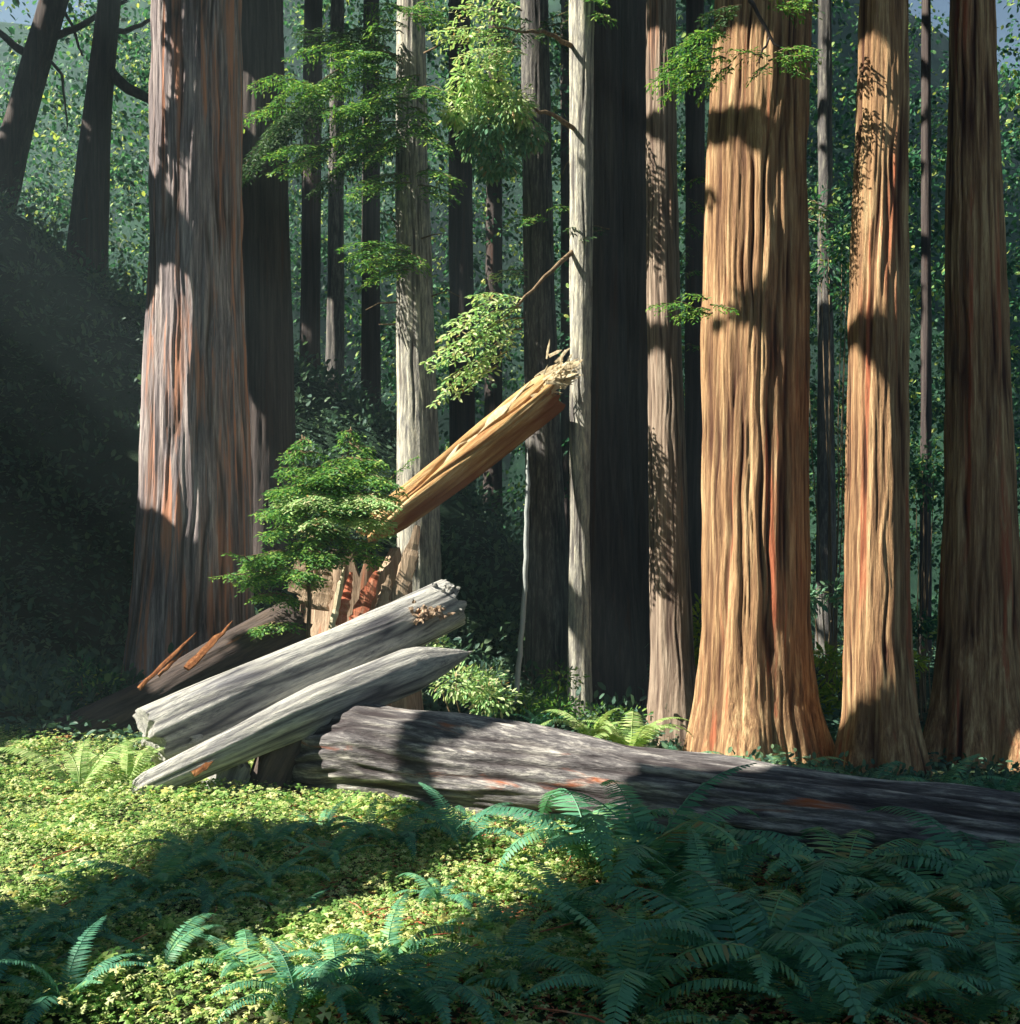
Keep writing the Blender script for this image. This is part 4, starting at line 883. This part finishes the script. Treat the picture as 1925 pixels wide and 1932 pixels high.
def undergrowth():
    r = np.random.default_rng(78); b = MB()
    # low plants over the hillside and the back of the forest floor
    n = 70000; Yv = r.uniform(14.5, 33, n); x = r.uniform(-0.5, 0.5, n) * Yv
    d = fbm(x * 0.5, Yv * 0.5, 0, 71, 3); k = r.random(n) < (d - 0.30) * 2.6
    x, Yv = x[k], Yv[k]; n = len(x)
    z = terrain(x, Yv) + 0.02 + 0.45 * r.random(n) ** 1.5 * fbm(x, Yv, 0, 72, 2)
    D = unit(r.normal(0, 1, (n, 3)) * np.array([1, 1, 0.5]) + np.array([0, 0, 0.1])); N = unit(r.normal(0, 0.5, (n, 3)) + np.array([0, -0.3, 1]))
    s = r.uniform(0.07, 0.16, n); b.add(*leaves(np.stack([x, Yv, z], -1), D, N, s, s * 0.5, OVAL))
    for i in range(1500):
        Yc = r.uniform(15.5, 33); xc = r.uniform(-0.5, 0.25) * Yc
        lowp = i % 6 == 0
        if lowp: Yc = r.uniform(12.6, 15.2); xc = r.uniform(0.16, 0.5) * Yc
        elif Yc < 19 and xc > -5.5: continue
        m = r.integers(14, 30); q = r.uniform(0.18, 0.5); c = np.array([xc, Yc, float(terrain(xc, Yc)) + 0.1])
        o_ = r.normal(0, 1, (m, 3)) * np.array([q, q, q * (0.3 if lowp else 0.6)]); o_[:, 2] = np.abs(o_[:, 2])
        D = unit(o_ + np.array([0, 0, 0.2]) + r.normal(0, 0.2, (m, 3))); N = unit(r.normal(0, 0.5, (m, 3)) + np.array([-0.1, -0.5, 0.9]))
        s = r.uniform(0.10, 0.24, m) * (0.55 if lowp else 1); b.add(*leaves(c + o_, D, N, s, s * 0.5, OVAL))
    kind(tag(b.build('undergrowth', M['slope'], None), 'dark low undergrowth covering the hillside and forest floor', 'undergrowth'), 'stuff')
    # reddish fallen debris
    b = MB(); n = 9000; Yv = np.sqrt(r.uniform(5.8 ** 2, 13 ** 2, n)); x = r.uniform(-0.2, 0.5, n) * Yv
    z = terrain(x, Yv) + 0.02 + 0.03 * r.random(n); a = r.uniform(0, 6.28, n)
    D = np.stack([np.cos(a), np.sin(a), 0 * a], -1); N = unit(r.normal(0, 0.3, (n, 3)) + UPV)
    s = r.uniform(0.04, 0.12, n); b.add(*leaves(np.stack([x, Yv, z], -1), D, N, s, s * 0.3, OVAL))
    for i in range(160):
        Yc = r.uniform(6, 16); xc = r.uniform(-0.45, 0.5) * Yc; a = r.uniform(0, 3.14); l_ = r.uniform(0.15, 0.7); zc = float(terrain(xc, Yc)) + 0.05
        e = np.array([math.cos(a), math.sin(a), r.normal(0, 0.12)]) * l_
        b.add(*tube(curve((xc, Yc, zc), np.array([xc, Yc, zc + 0.05]) + e, (0, 0, 0.02), 5, 0.01), np.linspace(0.009, 0.004, 5), 4))
    kind(tag(b.build('leaf_litter', M['redwoodheart'], None), 'reddish brown fallen leaf litter under the ferns', 'leaf litter'), 'stuff')
    # mixed small fern fronds filling the shaded foreground
    b = MB(); protos = [frond_mesh(0.5, lf_, dr_, 0.085, 400 + i, 18) for i, (lf_, dr_) in enumerate([(60, 30), (45, 20), (70, 60), (35, 10)])]
    cnt = 0
    for i in range(230):
        Yq = math.sqrt(r.uniform(6.0 ** 2, 12.0 ** 2)); xq = r.uniform(-0.05, 0.50) * Yq
        if i % 5 == 0: xq = r.uniform(-0.5, 0.1) * Yq
        pxx = CX + xq / Yq * F
        zq = float(terrain(xq, Yq)); pyy = HY + (CZ - zq) / Yq * F
        if pxx < 1060 and 1560 < pyy < 1800 and pxx > 560: continue
        if pxx < 620 and pyy < 1700: continue
        if pyy < 1545 + (pxx - 960) * 0.12: continue
        pr = protos[i % 4]; a = r.uniform(0, 6.28); s = r.uniform(0.6, 1.2); ca, sa = math.cos(a), math.sin(a)
        Rm = np.array([[ca, sa, 0], [-sa, ca, 0], [0, 0, 1]]) * s
        off = 0
        for V_ in [np.concatenate(pr.V)]:
            b.add(V_ @ Rm + np.array([xq, Yq, zq]), [np.concatenate(v) for v in pr.Fs.values()])
    kind(tag(b.build('fern_undergrowth', M['fern'], None), 'tangled small fern fronds filling the shaded forest floor', 'ground ferns'), 'stuff')
undergrowth()

# ------------------------------------------------------------------ distant foliage
def distant():
    r = np.random.default_rng(91); b = MB(); n = 4200
    Yv = r.uniform(35, 50, n); px = r.uniform(-60, 1990, n); py = r.uniform(-80, 1250, n)
    x = (px - CX) / F * Yv; z = CZ - (py - HY) / F * Yv
    d = fbm(x * 0.16, Yv * 0.16, z * 0.16, 92, 3)
    corner = np.maximum(sstep(300, 40, px) * sstep(330, 40, py), sstep(1580, 1850, px) * sstep(260, 0, py))
    k = (z > terrain(x, Yv) - 0.5) & (r.random(n) < (d - 0.30 - 0.24 * corner) * 7)
    x, Yv, z = x[k], Yv[k], z[k]
    for xc, yc, zc in zip(x, Yv, z):
        m = r.integers(26, 60); q = r.uniform(0.5, 1.3)
        o_ = r.normal(0, 1, (m, 3)) * np.array([q, q, q * 0.28]) ; o_[:, 2] -= 0.35 * np.hypot(o_[:, 0], o_[:, 1])
        D = unit(o_ + r.normal(0, 0.4, (m, 3)) + np.array([0, 0, -0.4])); N = unit(r.normal(0, 0.5, (m, 3)) + np.array([-0.2, -0.5, 0.8]))
        s = r.uniform(0.11, 0.27, m); b.add(*leaves(np.array([xc, yc, zc]) + o_ * 0.6, D, N, s, s * 0.6, OVAL))
    kind(tag(b.build('forest_foliage', M['bgleaf'], None), 'mass of distant green foliage behind all the trunks', 'foliage'), 'stuff')
distant()

# ------------------------------------------------------------------ sun gaps: holes shaped into the added sprays where sun should land
U = unit(np.cross(L, UPV)); W = np.cross(U, L)
def uv(p): p = np.asarray(p); return np.stack([p @ U, p @ W], -1)
STEP = 4
GX, GY = np.meshgrid(np.arange(-120, 2045, STEP), np.arange(-120, 2060, STEP))
_jx = 10 * (fbm(GX / 14.0, GY / 60.0, 0, 201, 3) - 0.5); _jy = 60 * (fbm(GX / 9.0, GY / 50.0, 0, 202, 3) - 0.5)
_kx = 30 * (fbm(GX / 22.0, GY / 22.0, 0, 203, 3) - 0.5); _ky = 30 * (fbm(GX / 22.0, GY / 22.0, 0, 204, 3) - 0.5)
LIT = np.zeros(GX.shape, bool); STRONG = np.zeros(GX.shape, bool)
def lit(poly, mode=0, prob=1.0, dot=9.0, val=True, strong=False):
    """mark a part of the view where the sun is let through; mode 0 bark (edges ragged along the trunk), 1 leafy edge"""
    x, y = (GX + _jx, GY + _jy) if mode == 0 else (GX + _kx, GY + _ky)
    ins = np.zeros(GX.shape, bool); h = poly; j = len(h) - 1
    for i in range(len(h)):
        (xi, yi), (xj, yj) = h[i], h[j]
        if yi != yj: ins ^= ((yi > y) != (yj > y)) & (x < (xj - xi) * (y - yi) / (yj - yi) + xi)
        j = i
    if prob < 1: ins &= vnoise(GX / dot, GY / dot, 0, 205 + int(poly[0][0])) > (1 - prob)
    LIT[ins] = val
    if strong: STRONG[ins] = True
# trunks
lit([(1345, 195), (1352, 120), (1375, 70), (1490, 75), (1480, 150), (1460, 190)])
lit([(1330, 305), (1390, 285), (1470, 310), (1470, 470), (1440, 495), (1400, 530), (1325, 545), (1325, 430), (1380, 410), (1380, 350), (1330, 345)])
lit([(1318, 660), (1390, 630), (1470, 610), (1465, 1100), (1450, 1250), (1460, 1440), (1280, 1450), (1315, 1200)])
lit([(1615, 100), (1680, 90), (1685, 230), (1665, 240), (1615, 200)])
lit([(1612, 260), (1665, 290), (1672, 480), (1650, 560), (1595, 590)])
lit([(1585, 690), (1640, 660), (1655, 720), (1655, 1250), (1640, 1300), (1580, 1320)])
lit([(1640, 560), (1665, 560), (1660, 640), (1640, 630)])
lit([(1785, -120), (1850, -120), (1850, 180), (1790, 230)], prob=0.8, dot=30)
lit([(1780, 400), (1835, 400), (1830, 560), (1780, 560)], prob=0.6, dot=20)
lit([(1215, 290), (1285, 260), (1285, 590), (1215, 590)])
lit([(1215, 90), (1285, 80), (1285, 210), (1215, 210)], prob=0.6, dot=20)
lit([(1215, 690), (1300, 660), (1320, 1000), (1335, 1370), (1215, 1375)])
lit([(1066, -120), (1112, -120), (1115, 270), (1066, 290)])
lit([(1066, 325), (1114, 325), (1112, 425), (1066, 425)])
lit([(1066, 445), (1112, 445), (1112, 720), (1104, 900), (1092, 1130), (1078, 1130), (1066, 900)])
lit([(994, 335), (1032, 335), (1030, 385), (996, 385)])
lit([(996, 435), (1030, 435), (1028, 475), (996, 475)])
lit([(996, 500), (1040, 495), (1035, 595), (1000, 595)])
lit([(745, 30), (790, 30), (790, 135), (745, 135)])
lit([(745, 285), (790, 285), (790, 325), (745, 325)], prob=0.6)
lit([(745, 385), (798, 385), (798, 520), (745, 520)], prob=0.75)
lit([(745, 545), (820, 540), (830, 720), (800, 870), (745, 870)])
lit([(260, 600), (330, 555), (460, 570), (480, 700), (482, 1040), (420, 1060), (360, 1010), (310, 950), (255, 930)])
lit([(320, 470), (420, 450), (440, 580), (310, 590)], prob=0.45, dot=14)
lit([(395, 170), (430, 165), (430, 290), (402, 290)], prob=0.7)
lit([(345, 320), (382, 320), (385, 430), (345, 430)], prob=0.6)
lit([(278, -120), (312, -120), (314, 240), (300, 370), (280, 360)], prob=0.6, dot=26)
lit([(610, 575), (655, 575), (655, 715), (610, 715)], prob=0.8)
# logs and stump
lit([(670, 1010), (740, 915), (960, 735), (1010, 655), (1080, 640), (1115, 730), (1075, 790), (900, 900), (800, 1010), (740, 1030)], 1)
lit([(250, 1460), (262, 1330), (480, 1220), (700, 1120), (850, 1070), (900, 1130), (870, 1200), (700, 1290), (500, 1390), (400, 1450)], 1)
lit([(230, 1500), (380, 1400), (600, 1300), (780, 1200), (900, 1225), (840, 1280), (700, 1330), (500, 1430), (270, 1540)], 1)
lit([(515, 1500), (545, 1380), (640, 1320), (730, 1295), (812, 1312), (745, 1370), (705, 1440), (690, 1550), (540, 1550)], 1)
lit([(930, 1385), (1010, 1350), (1195, 1400), (1160, 1450), (1115, 1530), (1080, 1610), (950, 1590), (905, 1500), (900, 1430)], 1)
lit([(565, 1060), (720, 1070), (800, 980), (790, 1080), (740, 1160), (650, 1190), (570, 1150)], 1)
lit([(255, 1300), (380, 1185), (460, 1160), (430, 1210), (340, 1280)], 1)
# sunny sorrel
lit([(-120, 1620), (0, 1560), (60, 1500), (180, 1462), (330, 1450), (480, 1465), (620, 1495), (600, 1515), (500, 1525), (390, 1540), (270, 1575), (190, 1620), (90, 1665), (0, 1715), (-120, 1760)], 1)
lit([(40, 2000), (170, 1905), (330, 1850), (480, 1775), (620, 1725), (760, 1680), (910, 1625), (1045, 1605), (1035, 1640), (940, 1690), (800, 1740), (720, 1785), (620, 1840), (480, 1895), (380, 2000)], 1)
# plants
lit([(20, 1440), (120, 1390), (265, 1385), (270, 1510), (40, 1520)], 1)
lit([(440, 830), (560, 800), (660, 790), (800, 850), (780, 960), (750, 1060), (600, 1050), (470, 1010)], 1, 0.92, 16)
lit([(390, 1000), (500, 1000), (540, 1110), (480, 1100), (400, 1110)], 1, 0.6, 14)
lit([(465, 1150), (560, 1150), (560, 1200), (480, 1205)], 1, 0.6, 14)
lit([(600, 110), (850, 110), (860, 320), (600, 320)], 1, 0.75, 16)
lit([(450, 140), (620, 140), (620, 350), (480, 340)], 1, 0.6, 14)
lit([(680, -60), (860, -60), (860, 60), (700, 60)], 1, 0.45, 14)
lit([(640, 320), (890, 300), (880, 380), (640, 390)], 1, 0.75, 14)
lit([(630, 450), (750, 450), (750, 540), (680, 540)], 1, 0.8, 14)
lit([(800, -60), (1000, -60), (1000, 110), (920, 145), (800, 80)], 1)
lit([(830, 110), (990, 110), (1015, 200), (960, 225), (900, 240), (835, 240)], 1)
lit([(780, 780), (785, 680), (830, 590), (960, 540), (1000, 600), (950, 690), (850, 780)], 1)
lit([(950, 385), (1070, 385), (1066, 430), (950, 435)], 1)
lit([(915, 500), (995, 500), (995, 540), (925, 540)], 1)
lit([(1220, 60), (1345, 60), (1380, 190), (1220, 195)], 1, 0.5, 14)
lit([(1370, 80), (1560, 80), (1550, 150), (1400, 180)], 1, 0.6, 14)
lit([(1220, 550), (1390, 550), (1390, 600), (1220, 605)], 1, 0.6, 12)
lit([(1285, 330), (1330, 330), (1330, 690), (1285, 690)], 1, 0.6, 12)
lit([(1515, 360), (1600, 360), (1600, 560), (1515, 560)], 1, 0.6, 14)
lit([(815, 1235), (965, 1235), (965, 1335), (815, 1325)], 1)
lit([(1080, 1310), (1240, 1295), (1345, 1400), (1260, 1430), (1100, 1395)], 1)
lit([(1530, 1270), (1595, 1270), (1590, 1390), (1535, 1390)], 1, strong=True)
lit([(1530, 1100), (1600, 1100), (1600, 1270), (1530, 1270)], 1, 0.5, 14)
lit([(1300, 1150), (1335, 1150), (1335, 1350), (1300, 1350)], 1)
lit([(1715, 1160), (1770, 1160), (1760, 1290), (1715, 1290)], 1, 0.6, 14)
lit([(870, 1440), (945, 1435), (930, 1530), (860, 1540)], 1, strong=True); lit([(920, 1535), (1010, 1535), (1000, 1580), (920, 1580)], 1, 0.7, 14); lit([(1040, 1480), (1090, 1480), (1085, 1510), (1045, 1510)], 1)
lit([(1580, 1700), (1605, 1695), (1605, 1755), (1582, 1755)], 1, strong=True); lit([(1510, 1865), (1555, 1865), (1555, 1915), (1512, 1915)], 1, strong=True)
lit([(1465, 1785), (1505, 1785), (1500, 1815), (1465, 1815)], 1); lit([(1600, 1795), (1650, 1790), (1640, 1850), (1605, 1850)], 1)
lit([(360, 1715), (425, 1710), (400, 1760), (340, 1780)], 1)
lit([(-60, -60), (300, -60), (290, 300), (210, 420), (60, 420), (-60, 250)], 1, 0.6, 12)
lit([(530, -60), (570, -60), (565, 200), (530, 200)], 1, 0.4, 12)
lit([(1515, -60), (1630, -60), (1600, 500), (1515, 500)], 1, 0.45, 11)
lit([(1705, -60), (1800, -60), (1795, 900), (1705, 900)], 1, 0.5, 11)
lit([(1880, -60), (1980, -60), (1980, 700), (1885, 600)], 1, 0.5, 11)
lit([(75, -120), (135, -120), (100, 100), (70, 240), (40, 420), (-80, 420), (-60, 380), (10, 240)], 0, val=False)
lit([(182, -120), (234, -120), (215, 300), (208, 500), (120, 500), (150, 250)], 0, val=False)
lit([(550, 640), (620, 660), (760, 720), (750, 800), (560, 740)], 1, 0.3, 14)
lit([(0, 760), (240, 760), (260, 880), (0, 880)], 1, 0.2, 14)
CELL = 0.07
bpy.context.view_layer.update()
def solve_gaps():
    """shape the openings in the added sprays: follow the sun up from the sunny places, leave it closed above the shaded ones"""
    dg = bpy.context.evaluated_depsgraph_get(); Lv = Vector(L); o = Vector((0, 0, CZ))
    uf = uv(np.array([[x, y, z] for x in (-60, 60) for y in (3, 118) for z in (-2, 56)])); lo, hi = uf.min(0), uf.max(0)
    nn = np.ceil((hi - lo) / CELL).astype(int) + 1
    A = np.zeros(nn); Bd = np.zeros(nn)
    rc = SC.ray_cast
    ny, nx = GX.shape
    for iy in range(ny):
        for ix in range(nx):
            l_ = LIT[iy, ix]
            if not l_ and (iy + ix) % 2: continue
            d = Vector(((GX[iy, ix] - CX) / F, 1.0, -(GY[iy, ix] - HY) / F)).normalized()
            h = rc(dg, o, d)
            if not h[0] or h[1].y > 118: continue
            if h[1].y > 55: l_ = False
            p = h[1]; nl_ = h[2].dot(Lv); thin = h[4].type == 'MESH' and h[4].name[:5] in ('needl', 'frond', 'folia', 'sorre', 'brigh', 'blue_', 'under', 'fern_', 'fores', 'leaf_')
            if not thin and nl_ < 0.03: continue
            s = rc(dg, p + h[2] * 0.04 + Lv * 0.03, Lv)
            if s[0] and (s[1] - p).length > (1.3 if thin else 0.25): continue
            q = ((uv(np.array(p)) - lo) / CELL).astype(int)
            if (q < 0).any() or (q >= nn - 1).any(): continue
            w = 1.0 if thin else 0.5 + nl_
            if l_: A[q[0], q[1]] += w * (4.5 if STRONG[iy, ix] else 1.6)
            else: Bd[q[0], q[1]] += 2.6 * w
    def blur(a, k):
        for ax_ in (0, 1):
            a = sum(np.roll(a, i, ax_) for i in range(-k, k + 1))
        return a
    a, b = blur(blur(A, 1), 1), blur(blur(Bd, 1), 1)
    Hm = (a > b * 1.0) & (a > 0.4)
    # drop specks, close pin holes
    Hm = blur(Hm.astype(float), 1) >= 5
    Hm = blur(blur(Hm.astype(float), 2) >= 13, 1) >= 3      # drop specks, close pin holes
    near = blur(Hm.astype(float), 16) > 0
    near2 = blur(near.astype(float), 34) > 0
    need = blur(((A + Bd) > 0).astype(float), 40) > 0
    return lo, Hm, near, near2, need
GLO, GH, GNEAR, GNEAR2, GNEED = solve_gaps()
print('open cells', GH.sum() * CELL * CELL, 'm2')
def in_holes(q, grid=None):
    g_ = GH if grid is None else grid
    k = ((q - GLO) / CELL).astype(int); ok = (k >= 0).all(-1) & (k < np.array(g_.shape)).all(-1)
    k = np.where(ok[..., None], k, 0)
    return g_[k[..., 0], k[..., 1]] & ok

def sprays(C, size, r, flat):
    n = len(C)
    D = unit(r.normal(0, 1, (n, 3)) * np.array([1, 1, 0.5])); N = unit(r.normal(0, flat, (n, 3)) + UPV * 0.2 + L * 1.0)
    V, _ = leaves(C, D, N, size, size * 0.75, SPRAY)
    V = V.reshape(n, len(SPRAY), 3); q = uv(V.reshape(-1, 3)).reshape(n, -1, 2); m = q.mean(1, keepdims=True)
    bad = np.zeros(n, bool)
    steps = (1.0, 0.5, 0.0) if size.max() < 1.1 else (1.0, 0.8, 0.6, 0.4, 0.2, 0.0)
    for f_ in steps:
        bad |= in_holes((m + (q - m) * f_).reshape(-1, 2)).reshape(n, -1).any(1)
    V = V[~bad]
    # keep the picture itself clear of canopy
    Yc = V[:, :, 1]; px = V[:, :, 0] / np.maximum(Yc, .1) * F + CX; py = HY - (V[:, :, 2] - CZ) / np.maximum(Yc, .1) * F
    vis = ((Yc > 0.5) & (px > -150) & (px < 2075) & (py > -150)).any(1)
    V = V[~vis]
    return V
def canopy():  # unseen sprays added to block sun and sky around the wanted sunny patches
    r = np.random.default_rng(11); out = []
    # unseen sprays added up the sun direction, left out where sun should pass
    us = uv(np.array([[x, y, z] for x in (-14, 10) for y in (5, 45) for z in (-0.5, 22)]))
    lo, hi = us.min(0) - 3, us.max(0) + 3
    uf = uv(np.array([[x, y, z] for x in (-55, 55) for y in (5, 112) for z in (0, 54)]))
    for g_, dens, s0, s1 in ((GNEAR, 380, 0.17, 0.38), (GNEAR2, 45, 0.5, 1.0)):
        cells = np.argwhere(g_); n = int(len(cells) * CELL * CELL * dens)
        q = GLO + (cells[r.integers(0, len(cells), n)] + r.random((n, 2))) * CELL; w = r.uniform(14, 18, n)
        out.append(sprays(q[:, :1] * U + q[:, 1:] * W + w[:, None] * L, r.uniform(s0, s1, n), r, 0.5))
        print('layer', n, len(out[-1]))
    for n, s0, s1, l_, h_ in ((26000, 1.2, 2.2, lo, hi), (52000, 2.2, 3.4, uf.min(0), uf.max(0))):
        q = r.uniform(l_, h_, (n, 2)); w = r.uniform(14, 18, n)
        C = q[:, :1] * U + q[:, 1:] * W + w[:, None] * L
        C = C[in_holes(q, GNEED)]
        out.append(sprays(C, r.uniform(s0, s1, len(C)), r, 0.5))
    # unseen roof and ring of sprays, added to cut the sky light
    n = 40000; C = np.stack([r.uniform(-34, 38, n), r.uniform(-26, 44, n), r.uniform(22, 30, n)], -1)
    C = C[(C[:, 1] > 9.5) | (C[:, 0] < -1)]
    out.append(sprays(C, r.uniform(0.7, 1.5, len(C)), r, 0.4))
    n = 12000; a = r.uniform(0, 2 * math.pi, n); rad = r.uniform(30, 38, n)
    C = np.stack([rad * np.cos(a), 8 + rad * np.sin(a), r.uniform(0, 24, n)], -1); C = C[(C[:, 1] < 30) & ((C[:, 1] > 4) | (C[:, 0] < -8) | (C[:, 2] < 9))]
    out.append(sprays(C, r.uniform(1.2, 2.4, len(C)), r, 1.5))
    V = np.concatenate(out); k = len(SPRAY)
    me = make_mesh('canopy_foliage', V.reshape(-1, 3), [np.arange(len(V) * k).reshape(-1, k)], False); me.materials.append(M['canopy'])
    kind(tag(link('canopy_foliage', me), 'unseen leaf sprays added above the grove to shape the dappled sun', 'foliage'), 'stuff')
    print('canopy sprays', len(V))
canopy()

# ------------------------------------------------------------------ haze filling the grove
def haze():
    x0, x1, y0, y1, z0, z1 = -95, 95, -62, 305, -4, 62
    V = np.array([(x, y, z) for x in (x0, x1) for y in (y0, y1) for z in (z0, z1)], float)
    f = np.array([[0, 1, 3, 2], [4, 6, 7, 5], [0, 4, 5, 1], [2, 3, 7, 6], [0, 2, 6, 4], [1, 5, 7, 3]])
    m, N, K = mat_new('haze'); out = N.new('ShaderNodeOutputMaterial'); v = N.new('ShaderNodeVolumePrincipled')
    v.inputs['Color'].default_value = (0.58, 0.80, 0.90, 1); v.inputs['Density'].default_value = 0.0028; v.inputs['Anisotropy'].default_value = 0.2
    K.new(v.outputs[0], out.inputs['Volume'])
    me = make_mesh('haze', V, [f]); me.materials.append(m)
    kind(tag(link('haze', me), 'thin blue forest haze softening the far trees', 'haze'), 'stuff')
haze()
